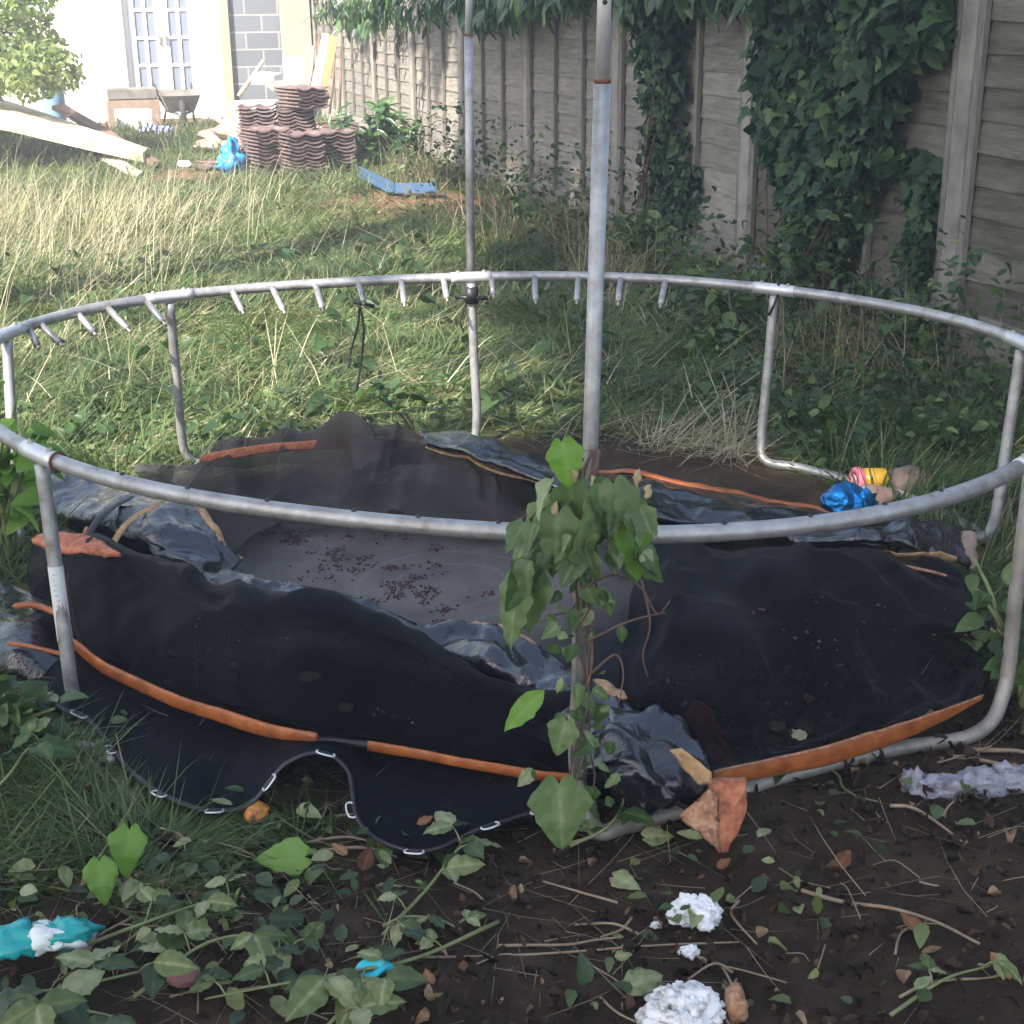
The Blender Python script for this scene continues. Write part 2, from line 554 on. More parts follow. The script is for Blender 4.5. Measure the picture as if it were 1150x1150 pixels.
M['clip_white'] = pbr('zinc_ring', [G(.6, .6, .6), G(.75, .75, .75)], 20, .4, .4, .05)
M['stripe_cloth'] = None
M['white_plastic'] = pbr('white_plastic', [G(.72, .73, .75), G(.8, .8, .82)], 6, .4, 0, .1)
M['tyre'] = pbr('tyre', [G(.02, .02, .02), G(.05, .05, .05)], 8, .9, 0, .3)
M['dead_leaf'] = leafmat('dead_leaf', [(0, G(.09, .04, .02)), (.5, G(.22, .1, .05)), (1, G(.36, .2, .1))], .2, .7, .2)
M['grass'] = leafmat('green_grass', [(0, G(.045, .075, .026)), (.4, G(.085, .135, .045)), (.72, G(.15, .195, .075)), (.88, G(.2, .2, .10)), (1, G(.31, .28, .165))], .35, .5, .3)
M['straw'] = leafmat('dry_straw', [(0, G(.19, .155, .095)), (.5, G(.39, .35, .24)), (1, G(.66, .61, .47))], .35, .7, .2)
M['ivy'] = leafmat('ivy_leaf', [(0, G(.007, .024, .010)), (.5, G(.016, .046, .016)), (.85, G(.04, .08, .025)), (1, G(.085, .13, .04))], .2, .5, .25)
M['laurel'] = leafmat('laurel_leaf', [(0, G(.02, .055, .025)), (.5, G(.04, .095, .035)), (1, G(.11, .19, .06))], .3, .3, .55)
M['weed'] = leafmat('weed_leaf', [(0, G(.02, .044, .014)), (.5, G(.044, .088, .026)), (.85, G(.095, .155, .045)), (1, G(.19, .22, .085))], .3, .45, .4)
M['bramble'] = leafmat('bramble_leaf', [(0, G(.026, .048, .017)), (.45, G(.062, .1, .031)), (.75, G(.14, .175, .055)), (1, G(.31, .33, .17))], .28, .4, .45)
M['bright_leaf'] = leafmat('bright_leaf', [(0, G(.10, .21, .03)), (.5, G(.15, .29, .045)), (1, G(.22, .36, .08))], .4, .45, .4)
M['wilted'] = leafmat('wilted_leaf', [(0, G(.045, .085, .03)), (.45, G(.10, .16, .06)), (.75, G(.18, .25, .11)), (1, G(.32, .37, .22))], .32, .45, .4)
M['bud'] = leafmat('withered_bud', [(0, G(.35, .27, .14)), (1, G(.55, .45, .28))], .2, .7, .2)
M['bush'] = leafmat('bush_leaf', [(0, G(.17, .24, .08)), (.6, G(.27, .34, .14)), (1, G(.42, .46, .26))], .5, .45, .4)
M['litter'] = leafmat('litter', [(0, G(.02, .014, .010)), (.5, G(.05, .032, .022)), (.75, G(.13, .075, .042)), (1, G(.34, .24, .15))], .1, .8, .2)
M['crumb'] = pbr('crumb', [G(.03, .008, .008), G(.09, .03, .022), G(.22, .16, .12)], 40, .8, 0, .2)
M['berry'] = pbr('berry', [G(.02, .006, .006), G(.07, .02, .018)], 30, .5, 0, .1)


def glass_mat():
    m, nt, out = new_mat('window_glass')
    b = N_(nt, 'ShaderNodeBsdfPrincipled'); b.inputs['Base Color'].default_value = (.22, .25, .32, 1); b.inputs['Roughness'].default_value = .08
    b.inputs['Specular IOR Level'].default_value = .8
    nt.links.new(b.outputs['BSDF'], out.inputs['Surface'])
    return m


M['glass'] = glass_mat()


def tile_mat():
    m = pbr('roof_tile', [G(.075, .05, .05), G(.135, .085, .083), G(.22, .16, .155)], 12, .85, 0, .4, 60)
    return m


M['tile'] = tile_mat()


def stripe_mat():
    m, nt, out = new_mat('striped_cloth')
    tc = N_(nt, 'ShaderNodeTexCoord')
    w = N_(nt, 'ShaderNodeTexWave'); w.inputs['Scale'].default_value = 5; w.inputs['Distortion'].default_value = 1.5
    nt.links.new(tc.outputs['Object'], w.inputs['Vector'])
    r = ramp(nt, [(.4, G(.02, .03, .12)), (.6, G(.45, .5, .65))]); nt.links.new(w.outputs['Fac'], r.inputs['Fac'])
    b = N_(nt, 'ShaderNodeBsdfPrincipled'); b.inputs['Roughness'].default_value = .9
    nt.links.new(r.outputs['Color'], b.inputs['Base Color']); nt.links.new(b.outputs['BSDF'], out.inputs['Surface'])
    return m


M['stripe'] = stripe_mat()


def block_mat():
    """grey concrete block wall, pale mortar; local X along the wall, Z up"""
    m, nt, out = new_mat('concrete_blocks')
    tc = N_(nt, 'ShaderNodeTexCoord')
    sp = N_(nt, 'ShaderNodeSeparateXYZ'); cb = N_(nt, 'ShaderNodeCombineXYZ')
    nt.links.new(tc.outputs['Object'], sp.inputs[0]); nt.links.new(sp.outputs['X'], cb.inputs['X']); nt.links.new(sp.outputs['Z'], cb.inputs['Y'])
    br = N_(nt, 'ShaderNodeTexBrick'); br.inputs['Scale'].default_value = 1
    br.inputs['Brick Width'].default_value = .45; br.inputs['Row Height'].default_value = .225; br.inputs['Mortar Size'].default_value = .012; br.inputs['Mortar Smooth'].default_value = .1
    br.inputs['Color1'].default_value = (.15, .165, .19, 1); br.inputs['Color2'].default_value = (.19, .205, .23, 1); br.inputs['Mortar'].default_value = (.33, .33, .33, 1)
    nt.links.new(cb.outputs[0], br.inputs['Vector'])
    b = N_(nt, 'ShaderNodeBsdfPrincipled'); b.inputs['Roughness'].default_value = .95
    bp = N_(nt, 'ShaderNodeBump'); bp.inputs['Distance'].default_value = .01; bp.inputs['Strength'].default_value = .6; bp.invert = True
    nt.links.new(br.outputs['Fac'], bp.inputs['Height']); nt.links.new(bp.outputs['Normal'], b.inputs['Normal'])
    nt.links.new(br.outputs['Color'], b.inputs['Base Color']); nt.links.new(b.outputs['BSDF'], out.inputs['Surface'])
    return m


M['blocks'] = block_mat()


def vinyl_mat():
    m = pbr('black_vinyl', [G(.002, .003, .007), G(.005, .006, .012), G(.016, .017, .026)], 5, .2, 0, .6, 26, spec=.85, coat=.2, rvar=.09, bdist=.016, contrast=(.35, .85))
    return m


M['vinyl'] = vinyl_mat()


def mat_mat(centre):
    """dusty woven jumping mat with a worn round emblem"""
    m, nt, out = new_mat('jumping_mat')
    tc = N_(nt, 'ShaderNodeTexCoord')
    nz = N_(nt, 'ShaderNodeTexNoise'); nz.inputs['Scale'].default_value = 4; nz.inputs['Detail'].default_value = 8; nz.inputs['Roughness'].default_value = .7
    nt.links.new(tc.outputs['Object'], nz.inputs['Vector'])
    # dust follows the sag in the middle of the mat where water stood
    vs = N_(nt, 'ShaderNodeVectorMath', operation='DISTANCE')
    nt.links.new(tc.outputs['Object'], vs.inputs[0]); vs.inputs[1].default_value = centre
    mr = N_(nt, 'ShaderNodeMapRange'); mr.inputs['From Min'].default_value = .4; mr.inputs['From Max'].default_value = 1.0; mr.inputs['To Min'].default_value = 1; mr.inputs['To Max'].default_value = 0
    nt.links.new(vs.outputs['Value'], mr.inputs['Value'])
    ad = N_(nt, 'ShaderNodeMath', operation='MULTIPLY')
    sc = N_(nt, 'ShaderNodeMapRange'); sc.inputs['From Min'].default_value = .3; sc.inputs['From Max'].default_value = .7; sc.inputs['To Min'].default_value = .55; sc.inputs['To Max'].default_value = 1.
    nt.links.new(nz.outputs['Fac'], sc.inputs['Value'])
    nt.links.new(mr.outputs['Result'], ad.inputs[0]); nt.links.new(sc.outputs['Result'], ad.inputs[1])
    r = ramp(nt, [(0, G(.002, .0025, .005)), (.35, G(.012, .012, .014)), (1, G(.15, .138, .128))]); nt.links.new(ad.outputs[0], r.inputs['Fac'])
    # emblem rings
    ring = None
    for rad, wd in ((.24, .006), (.15, .006)):
        s = N_(nt, 'ShaderNodeMath', operation='SUBTRACT'); s.inputs[1].default_value = rad
        v2 = N_(nt, 'ShaderNodeVectorMath', operation='DISTANCE'); nt.links.new(tc.outputs['Object'], v2.inputs[0]); v2.inputs[1].default_value = EMB
        nt.links.new(v2.outputs['Value'], s.inputs[0])
        ab = N_(nt, 'ShaderNodeMath', operation='ABSOLUTE'); nt.links.new(s.outputs[0], ab.inputs[0])
        lt = N_(nt, 'ShaderNodeMath', operation='LESS_THAN'); lt.inputs[1].default_value = wd; nt.links.new(ab.outputs[0], lt.inputs[0])
        if ring is None: ring = lt
        else:
            mxx = N_(nt, 'ShaderNodeMath', operation='MAXIMUM'); nt.links.new(ring.outputs[0], mxx.inputs[0]); nt.links.new(lt.outputs[0], mxx.inputs[1]); ring = mxx
    wn = N_(nt, 'ShaderNodeTexNoise'); wn.inputs['Scale'].default_value = 18
    nt.links.new(tc.outputs['Object'], wn.inputs['Vector'])
    mu = N_(nt, 'ShaderNodeMath', operation='MULTIPLY'); nt.links.new(ring.outputs[0], mu.inputs[0]); nt.links.new(wn.outputs['Fac'], mu.inputs[1])
    m2 = N_(nt, 'ShaderNodeMath', operation='MULTIPLY'); m2.inputs[1].default_value = .35; nt.links.new(mu.outputs[0], m2.inputs[0])
    mx = N_(nt, 'ShaderNodeMix', data_type='RGBA'); nt.links.new(m2.outputs[0], mx.inputs['Factor']); nt.links.new(r.outputs['Color'], mx.inputs['A']); mx.inputs['B'].default_value = (.22, .21, .2, 1)
    b = N_(nt, 'ShaderNodeBsdfPrincipled'); b.inputs['Specular IOR Level'].default_value = .06
    rr = N_(nt, 'ShaderNodeMapRange'); rr.inputs['To Min'].default_value = .35; rr.inputs['To Max'].default_value = .7; nt.links.new(nz.outputs['Fac'], rr.inputs['Value'])
    nt.links.new(rr.outputs['Result'], b.inputs['Roughness'])
    nt.links.new(mx.outputs['Result'], b.inputs['Base Color'])
    w = N_(nt, 'ShaderNodeTexNoise'); w.inputs['Scale'].default_value = 300
    nt.links.new(tc.outputs['Object'], w.inputs['Vector'])
    bp = N_(nt, 'ShaderNodeBump'); bp.inputs['Strength'].default_value = .3; bp.inputs['Distance'].default_value = .002
    nt.links.new(w.outputs['Fac'], bp.inputs['Height']); nt.links.new(bp.outputs['Normal'], b.inputs['Normal'])
    nt.links.new(b.outputs['BSDF'], out.inputs['Surface'])
    return m


def ground_mat():
    m, nt, out = new_mat('garden_soil')
    tc = N_(nt, 'ShaderNodeTexCoord')
    a = N_(nt, 'ShaderNodeAttribute'); a.attribute_name = 'green'
    rd = N_(nt, 'ShaderNodeAttribute'); rd.attribute_name = 'red'
    nz = N_(nt, 'ShaderNodeTexNoise'); nz.inputs['Scale'].default_value = 5; nz.inputs['Detail'].default_value = 10; nz.inputs['Roughness'].default_value = .7
    nt.links.new(tc.outputs['Object'], nz.inputs['Vector'])
    soil = ramp(nt, [(.3, G(.017, .0115, .0072)), (.48, G(.04, .0275, .0175)), (.72, G(.085, .061, .041))])
    nt.links.new(nz.outputs['Fac'], soil.inputs['Fac'])
    gr = ramp(nt, [(.3, G(.03, .035, .014)), (.5, G(.06, .065, .028)), (.72, G(.14, .12, .065))])
    nt.links.new(nz.outputs['Fac'], gr.inputs['Fac'])
    red = ramp(nt, [(.3, G(.1, .05, .03)), (.7, G(.24, .14, .09))]); nt.links.new(nz.outputs['Fac'], red.inputs['Fac'])
    mx = N_(nt, 'ShaderNodeMix', data_type='RGBA'); nt.links.new(a.outputs['Fac'], mx.inputs['Factor']); nt.links.new(soil.outputs['Color'], mx.inputs['A']); nt.links.new(gr.outputs['Color'], mx.inputs['B'])
    mx2 = N_(nt, 'ShaderNodeMix', data_type='RGBA'); nt.links.new(rd.outputs['Fac'], mx2.inputs['Factor']); nt.links.new(mx.outputs['Result'], mx2.inputs['A']); nt.links.new(red.outputs['Color'], mx2.inputs['B'])
    b = N_(nt, 'ShaderNodeBsdfPrincipled'); b.inputs['Roughness'].default_value = .85; b.inputs['Specular IOR Level'].default_value = .12
    nt.links.new(mx2.outputs['Result'], b.inputs['Base Color'])
    n3 = N_(nt, 'ShaderNodeTexNoise'); n3.inputs['Scale'].default_value = 35; n3.inputs['Detail'].default_value = 8; n3.inputs['Roughness'].default_value = .7
    nt.links.new(tc.outputs['Object'], n3.inputs['Vector'])
    bp = N_(nt, 'ShaderNodeBump'); bp.inputs['Strength'].default_value = .9; bp.inputs['Distance'].default_value = .02
    nt.links.new(n3.outputs['Fac'], bp.inputs['Height']); nt.links.new(bp.outputs['Normal'], b.inputs['Normal'])
    nt.links.new(b.outputs['BSDF'], out.inputs['Surface'])
    return m


# ------------------------------------------------------------------ where things grow
def sstep(a, b, x):
    t = np.clip((x - a) / (b - a), 0, 1)
    return t * t * (3 - 2 * t)


RING_C = np.array([.02, 3.64]); RING_R = 1.32


def green_mask(x, y):
    """1 where grass and weeds grow, 0 on bare soil"""
    n = n2(x, y, 1.6, 21)
    g = sstep(-.3, .3, (y - 2.75) + .25 * n)                     # bare strip nearest the camera
    g = np.maximum(g, sstep(-.05, .25, -.05 - x + .22 * n) * sstep(2.0, 2.2, y + .12 * n))   # grass on the near left
    rr = np.hypot((x - .02) / 1.15, (y - 3.72) / 1.28)
    g = g * sstep(.9, 1.06, rr + .05 * n)                         # under the trampoline
    g = g * (1 - sstep(.15, -.05, np.hypot((x - .75) / .5, (y - 2.6) / .3) - 1) * .9)
    return g


def red_mask(x, y):
    n = n2(x, y, 2.2, 31)
    p = at(470, 222); q = at(250, 190); r = at(170, 140)
    a = sstep(1.2, .6, np.hypot((x - p[0]) / .9, (y - p[1]) / .9) + .4 * n)
    b = sstep(1.2, .6, np.hypot((x - q[0]) / .7, (y - q[1]) / .9) + .4 * n)
    c = sstep(1.2, .7, np.hypot((x - r[0]) / 1.6, (y - r[1]) / 1.3) + .4 * n)
    return np.clip(np.maximum(np.maximum(a, b), c), 0, 1) * .9


# ------------------------------------------------------------------ ground
xs = np.concatenate([[-300, -120, -50, -25, -14], np.linspace(-9, -4, 50)[:-1], np.linspace(-4, 4, 260), [5, 6, 8, 12, 25, 60, 150, 300]])
ys = np.concatenate([[-300, -100, -30, -8, -2, 0], np.linspace(1, 8, 240)[:-1], np.linspace(8, 24, 160), [28, 35, 50, 90, 180, 400, 700]])
X, Y = np.meshgrid(xs, ys)
Z = gz(X, Y) + np.where((Y > 1) & (Y < 8) & (abs(X) < 4), .006 * n2(X, Y, 14, 9, 3), 0)
V = np.stack([X, Y, Z], -1).reshape(-1, 3)
ny, nx = X.shape
ii = (np.arange(ny - 1)[:, None] * nx + np.arange(nx - 1)[None]).ravel()
L = np.stack([ii, ii + 1, ii + nx + 1, ii + nx], 1).ravel()
me = raw_mesh('ground', V, L, np.full(len(ii), 4), {'green': green_mask(X, Y).ravel(), 'red': red_mask(X, Y).ravel()}, smooth=True)
tag(link('ground', me, ground_mat()), kind='structure')

# ------------------------------------------------------------------ fence line
FA = math.atan(515 / 1698.0)
FDIR = np.array([-math.sin(FA), math.cos(FA), 0])
FNRM = np.array([-math.cos(FA), -math.sin(FA), 0])          # faces the garden
BAY = 1.93
F0 = at_d(1066, 405, 6.07); F0[2] = 0
FROT = np.stack([FDIR, -FNRM, np.array([0, 0, 1.0])], 1)     # local x along, y away from the garden, z up


def fpt(s, out=0.0, z=0.0):
    return F0 + FDIR * s + FNRM * out + np.array([0, 0, z])


def fence_hit(px, py, out=0.0):
    return at_plane(px, py, F0 + FNRM * out, FNRM)


# ------------------------------------------------------------------ fence
fence = empty('garden_fence', fpt(3 * BAY), 'weathered grey lap panel fence with concrete posts and gravel boards', 'fence')


def fbox(mb, s0, s1, o0, o1, z0, z1):
    b = [fpt(s0, o0, z0), fpt(s1, o0, z0), fpt(s1, o1, z0), fpt(s0, o1, z0)]
    t = [fpt(s0, o0, z1), fpt(s1, o0, z1), fpt(s1, o1, z1), fpt(s0, o1, z1)]
    mb.hexa(b, t)


K0, K1 = -2, 7
for k in range(K0, K1 + 2):
    s = k * BAY
    mb = MB()
    lean = random.uniform(-.006, .006)
    b = [fpt(s - .055, -.06, -.1), fpt(s + .055, -.06, -.1), fpt(s + .055, .06, -.1), fpt(s - .055, .06, -.1)]
    t = [p + np.array([lean, lean, 2.02]) for p in b]
    mb.hexa(b, t)
    mb.build('post', M['concrete'] if k != 0 else M['concrete_dark'], fence, bevel=.012)
for k in range(K0, K1 + 1):
    s0, s1 = k * BAY + .057, (k + 1) * BAY - .057
    zb = .17 if k >= 0 else .24
    gb = MB(); fbox(gb, s0, s1, -.022, .028, -.08, zb)
    gb.build('gravel_board', M['concrete'] if k >= 0 else M['concrete_dark'], fence, bevel=.006)
    pm = MB()
    nb = 13; ztop = 1.88; h = (ztop - zb - .01) / nb
    for j in range(nb):
        z0 = zb + .008 + j * h; n = 14
        ss = np.linspace(s0, s1, n)
        sd = random.random() * 90
        wav = .007 * vnoise(np.stack([ss * 2.3, ss * 0 + sd, ss * 0], -1)) + .004 * vnoise(np.stack([ss * 9, ss * 0 + sd + 3, ss * 0], -1))
        tilt = random.uniform(-.004, .004)
        Vv = []
        for a, (q, wv) in enumerate(zip(ss, wav)):
            tt = tilt * (a / n - .5) * 2
            zt = z0 + h + .012
            oo = random.uniform(-.0015, .0015)
            Vv += [fpt(q, .0255 + oo, z0 + wv + tt), fpt(q, .0125 + oo, zt + tt), fpt(q, .004, zt + tt), fpt(q, .012, z0 + wv + tt)]
        Ff = []
        for a in range(n - 1):
            e, g = a * 4, a * 4 + 4
            Ff += [(e, g, g + 1, e + 1), (e + 1, g + 1, g + 2, e + 2), (e + 2, g + 2, g + 3, e + 3), (e + 3, g + 3, g, e)]
        Ff += [(0, 1, 2, 3), (n * 4 - 1, n * 4 - 2, n * 4 - 3, n * 4 - 4)]
        pm.add(Vv, Ff)
    po = pm.build('panel', M['wood_algae_shade'] if k in (-2, -1, 0) else M['wood_fence'], fence)
    for fr in (.012, .335, .665, .988):
        bm = MB(); c = s0 + (s1 - s0) * fr
        fbox(bm, c - .018, c + .018, .0282, .052, zb + .004, ztop - .01)
        bm.build('batten', M['batten'], po)
    cp = MB(); fbox(cp, s0, s1, -.02, .04, ztop + .012, ztop + .035); cp.build('cap', M['batten'], po)

# ------------------------------------------------------------------ house
S_H = (20.0 - 6.07) / (math.cos(FA) * math.cos(PITCH)) + .15
H0 = fpt(S_H)
HX = -FNRM                                       # to the right along the house wall
HN = -FDIR                                       # towards the camera
HROT = np.stack([HX, FDIR, np.array([0, 0, 1.0])], 1)


def hloc(px, py, out=0.0):
    p = at_plane(px, py, H0 + HN * out, HN)
    d = p - H0
    return float(np.dot(d, HX)), float(p[2])


def hp(x, out, z):
    return H0 + HX * x + HN * out + np.array([0, 0, z])


def hbox(mb, x0, x1, o0, o1, z0, z1):
    mb.hexa([hp(x0, o1, z0), hp(x1, o1, z0), hp(x1, o0, z0), hp(x0, o0, z0)], [hp(x0, o1, z1), hp(x1, o1, z1), hp(x1, o0, z1), hp(x0, o0, z1)])


def local_part(name, mb, mat, parent, org, bevel=0):
    """a part whose own axes run along the house wall (for block patterns)"""
    me = mb.mesh(name)
    A = np.zeros((len(me.vertices), 3), np.float32); me.vertices.foreach_get('co', A.ravel())
    A = (A.reshape(-1, 3) - org) @ HROT
    me.vertices.foreach_set('co', A.astype(np.float32).ravel()); me.update()
    o = link(name, me, mat)
    m = Matrix.Translation(Vector(org)) @ Matrix([list(r) for r in HROT]).to_4x4()
    o.matrix_world = m
    if parent:
        o.parent = parent; o.matrix_parent_inverse = Matrix.Translation(-Vector(parent.location))
    return o


xr = hloc(252, 100)[0]; xo = hloc(262, 100)[0]
xd0, xd1 = hloc(141, 60)[0], hloc(228, 60)[0]
house = empty('house', hp((xd0 + xd1) / 2, 0, 0), 'sunlit white rendered house with glazed double doors onto the garden', 'house')
w = MB()
xl = xr - 6.5; zt = 2.75; zd = 2.12
hbox(w, xl, xd0, 0, -.3, -.1, zt); hbox(w, xd1, xr, 0, -.3, -.1, zt); hbox(w, xd0, xd1, 0, -.3, zd, zt)
hbox(w, xl, xl + .3, -.3, -5, -.1, zt); hbox(w, xr - .3, xr, -.3, -5, -.1, zt); hbox(w, xl + .3, xr - .3, -4.7, -5, -.1, zt)
w.build('wall', M['render'], house)
c = MB(); hbox(c, xr + .002, xo, .03, -.3, -.1, zt); c.build('corner_post', M['ochre'], house)
rf = MB()
rf.add([hp(xl - .3, .35, zt - .02), hp(xo + .2, .35, zt - .02), hp(xo + .2, -2.5, zt + 1.7), hp(xl - .3, -2.5, zt + 1.7), hp(xl - .3, -5.3, zt), hp(xo + .2, -5.3, zt),
        hp(xl - .3, .35, zt + .1), hp(xo + .2, .35, zt + .1), hp(xo + .2, -2.5, zt + 1.85), hp(xl - .3, -2.5, zt + 1.85), hp(xl - .3, -5.3, zt + .12), hp(xo + .2, -5.3, zt + .12)],
       [(0, 1, 2, 3), (3, 2, 5, 4), (6, 9, 8, 7), (9, 10, 11, 8), (0, 6, 7, 1), (4, 5, 11, 10), (0, 3, 9, 6), (3, 4, 10, 9), (1, 7, 8, 2), (2, 8, 11, 5)])
rf.build('roof', M['tile'], house)
fr = MB()
hbox(fr, xd0 + .002, xd0 + .07, -.06, -.16, 0, zd - .002); hbox(fr, xd1 - .07, xd1 - .002, -.06, -.16, 0, zd - .002); hbox(fr, xd0 + .07, xd1 - .07, -.06, -.16, zd - .07, zd - .002)
fr.build('door_frame', M['white_paint'], house)
mid = (xd0 + xd1) / 2
for a, b in ((xd0 + .074, mid - .003), (mid + .003, xd1 - .074)):
    d = MB(); st = .085
    hbox(d, a, a + st, -.08, -.13, .01, zd - .075); hbox(d, b - st, b, -.08, -.13, .01, zd - .075)
    hbox(d, a + st, b - st, -.08, -.13, .01, .36); hbox(d, a + st, b - st, -.08, -.13, zd - .175, zd - .075)
    m0 = (a + b) / 2; hbox(d, m0 - .022, m0 + .022, -.083, -.127, .36, zd - .175)
    for z in (.36 + .355, .36 + .71, .36 + 1.065, .36 + 1.42):
        hbox(d, a + st, m0 - .022, -.085, -.125, z - .018, z + .018); hbox(d, m0 + .022, b - st, -.085, -.125, z - .018, z + .018)
    do = d.build('door', M['white_paint'], house)
    g = MB(); hbox(g, a + st - .004, b - st + .004, -.1, -.108, .355, zd - .17); g.build('pane', M['glass'], do)
    hd = MB(); xk = b - .04 if a < mid - .1 else a + .04
    hbox(hd, xk - .012, xk + .012, -.055, -.078, .98, 1.1); hd.build('handle', M['steel'], do)

# grey block wall beside the house
x1 = hloc(386, 60)[0]
bw = MB(); hbox(bw, xo + .003, x1, -.03, -.24, -.1, 2.3)
tag(local_part('block_wall', bw, M['blocks'], None, hp(xo, 0, 0)), 'bare grey concrete block wall beside the white house', 'wall')

# things leaning on or lying before the block wall


def wall_sheet(name, px0, px1, py_top, py_bot, out, th, mat, label, cat, lean=.06):
    a, zt_ = hloc(px0, py_top, out); b, _ = hloc(px1, py_top, out); _, zb_ = hloc(px0, py_bot, out)
    zb_ = max(zb_, .0)
    mb = MB()
    mb.hexa([hp(a, out + lean, zb_), hp(b, out + lean, zb_), hp(b, out + lean - th, zb_), hp(a, out + lean - th, zb_)],
            [hp(a, out, zt_), hp(b, out, zt_), hp(b, out - th, zt_), hp(a, out - th, zt_)])
    return tag(mb.build(name, mat), label, cat)


wall_sheet('plywood_sheet', 312, 346, -14, 118, .06, .02, M['ply'], 'tall peach plywood sheet standing against the grey block wall', 'board', .1)
wall_sheet('white_board', 317, 341, 64, 97, .5, .025, M['plank_white'], 'short square white board leaning above the tile pile', 'board', .08)


def lean_plank(name, p_top, p_bot, wdir, w, t, mat, label, cat, group=None):
    """plank between two points; wdir its width direction"""
    p_top, p_bot = np.asarray(p_top), np.asarray(p_bot)
    d = p_top - p_bot
    Mx = frame(d, np.cross(wdir, d))
    L_ = np.linalg.norm(d)
    mb = MB(); mb.box((0, L_ / 2, 0), (w, L_, t), jitter=.003)
    mb.v[-1] = mb.v[-1] @ Mx.T + p_bot
    return tag(mb.build(name, mat, bevel=.004), label, cat, group)


# thick board with the white face and yellow edge, and poles beside it
Lt, Lb = at_d(363, 38, 15.05), at_d(348, 108, 14.85)
Ct, Cb = at_d(370.5, 39, 14.9), at_d(356, 122, 14.7)
Rt_, Rb_ = at_d(380, 41, 14.95), at_d(364, 120, 14.75)
wb = empty('insulation_board', Cb * [1, 1, 0], 'thick board with white face and yellow edge leaning by the fence end', 'board')
b2 = MB(); b2.hexa([Lb, Cb, Rb_, Lb + Rb_ - Cb], [Lt, Ct, Rt_, Lt + Rt_ - Ct]); b2.build('core', pbr('yellow_foam', [G(.40, .27, .13), G(.52, .37, .2)], 8, .9, 0, .3), wb)
fo = np.cross(Cb - Lb, Lt - Lb); fo /= np.linalg.norm(fo); fo = fo if fo[1] < 0 else -fo
b1 = MB(); b1.hexa([q + fo * .003 for q in (Lb, Cb, Ct, Lt)], [q + fo * .012 for q in (Lb, Cb, Ct, Lt)]); b1.build('face', M['plank_white'], wb)
for i, (a, b, dd, r, lab) in enumerate([((352, 52), (345, 112), 15.4, .022, 'thin pale batten leaning beside the thick white board'),
                                         ((359, 40), (350, 112), 15.5, .02, 'thin brown batten leaning behind the thick white board'),
                                         ((382, 52), (381, 128), 15.6, .016, 'thin dark rod leaning on the first fence panel by the house'),
                                         ((376, 60), (370, 128), 15.4, .014, 'thin dark rod leaning under the yellow board edge'),
                                         ((296, 68), (268, 108), 15.2, .024, 'pale stick sticking up aslant from the rubble heap')]):
    mb = MB(); p, q = at_d(*a, dd), at_d(*b, dd); q[2] = max(q[2], 0)
    mb.tube([q, (p + q) / 2 + .01, p], [r, r * .95, r * .9], 6)
    tag(mb.build('batten_stick' if i < 2 or i == 4 else 'garden_rod', M['plank_pale'] if i in (0, 4) else M['plank_dark']), lab, 'stick')
# rubble heap behind the tiles
rc = at_d(303, 108, 15.2); rc[2] = 0
mb = MB(); mb.blob(rc + np.array([-.1, .1, .08]), (.6, .5, .26), .5, 4.2, 4, (50, 26))
tag(mb.build('rubble_heap', pbr('rubble', [G(.2, .13, .1), G(.34, .25, .2), G(.5, .42, .36)], 9, .95, 0, .9, 30)), 'low heap of pale rubble behind the roof tiles', 'rubble', kind='stuff')
for i, (px, py, dd, sz, az, lab) in enumerate([(322, 96, 14.6, (.35, .3, .06), .4, 'flat grey slab lying on top of the rubble heap'),
                                               (300, 88, 15.0, (.28, .16, .1), -.5, 'pale broken block on the crest of the rubble heap'),
                                               (283, 118, 14.7, (.5, .3, .04), .1, 'wide pale sheet lying in front of the rubble heap')]):
    mb = MB(); mb.box(at_d(px, py, dd), sz, rotz(az) @ rotx(.12), .008)
    tag(mb.build('rubble_slab', M['concrete'] if i == 0 else M['plank_white']), lab, 'slab')

# storage box with grey lid, pale block, wheelbarrow


def ground_y(px, py):
    p = at(px, py, 0.0); p[2] = float(gz(p[0], p[1])); return p


c = at_d(150, 128, 18.6); c[2] = 0
sbx = empty('storage_chest', c, 'tan chest with a flat grey lid in front of the white house', 'chest')
Q = HROT
m_ = MB(); m_.box(c + np.array([0, 0, .17]), (.66, .42, .34), Q); m_.build('body', M['cardboard'], sbx, bevel=.01)
m_ = MB(); m_.box(c + np.array([0, 0, .41]), (.62, .44, .13), Q); m_.build('lid', M['concrete_dark'], sbx, bevel=.01)
c = at_d(150, 134, 18.0); c[2] = 0
m_ = MB(); m_.box(c + np.array([0, 0, .12]), (.44, .22, .26), Q, .006)
tag(m_.build('pale_block', M['plank_white'], bevel=.012), 'pale square block standing before the tan chest', 'block')
c = at_d(203, 127, 18.4); c[2] = 0
wbr = empty('wheelbarrow', c, 'old grey metal wheelbarrow parked in front of the glazed doors', 'wheelbarrow')
def wl(x, y, z): return c + Q @ np.array([x, y, z])
t_ = MB()
bot = [(-.16, -.2, .2), (.16, -.2, .2), (.17, .3, .22), (-.17, .3, .22)]; top = [(-.24, -.32, .40), (.24, -.32, .40), (.27, .45, .44), (-.27, .45, .44)]
outer = [wl(*p) for p in bot + top]; inner = [wl(p[0] * .92, p[1] * .92, p[2] + .012) for p in bot] + [wl(p[0] * .95, p[1] * .95, p[2]) for p in top]
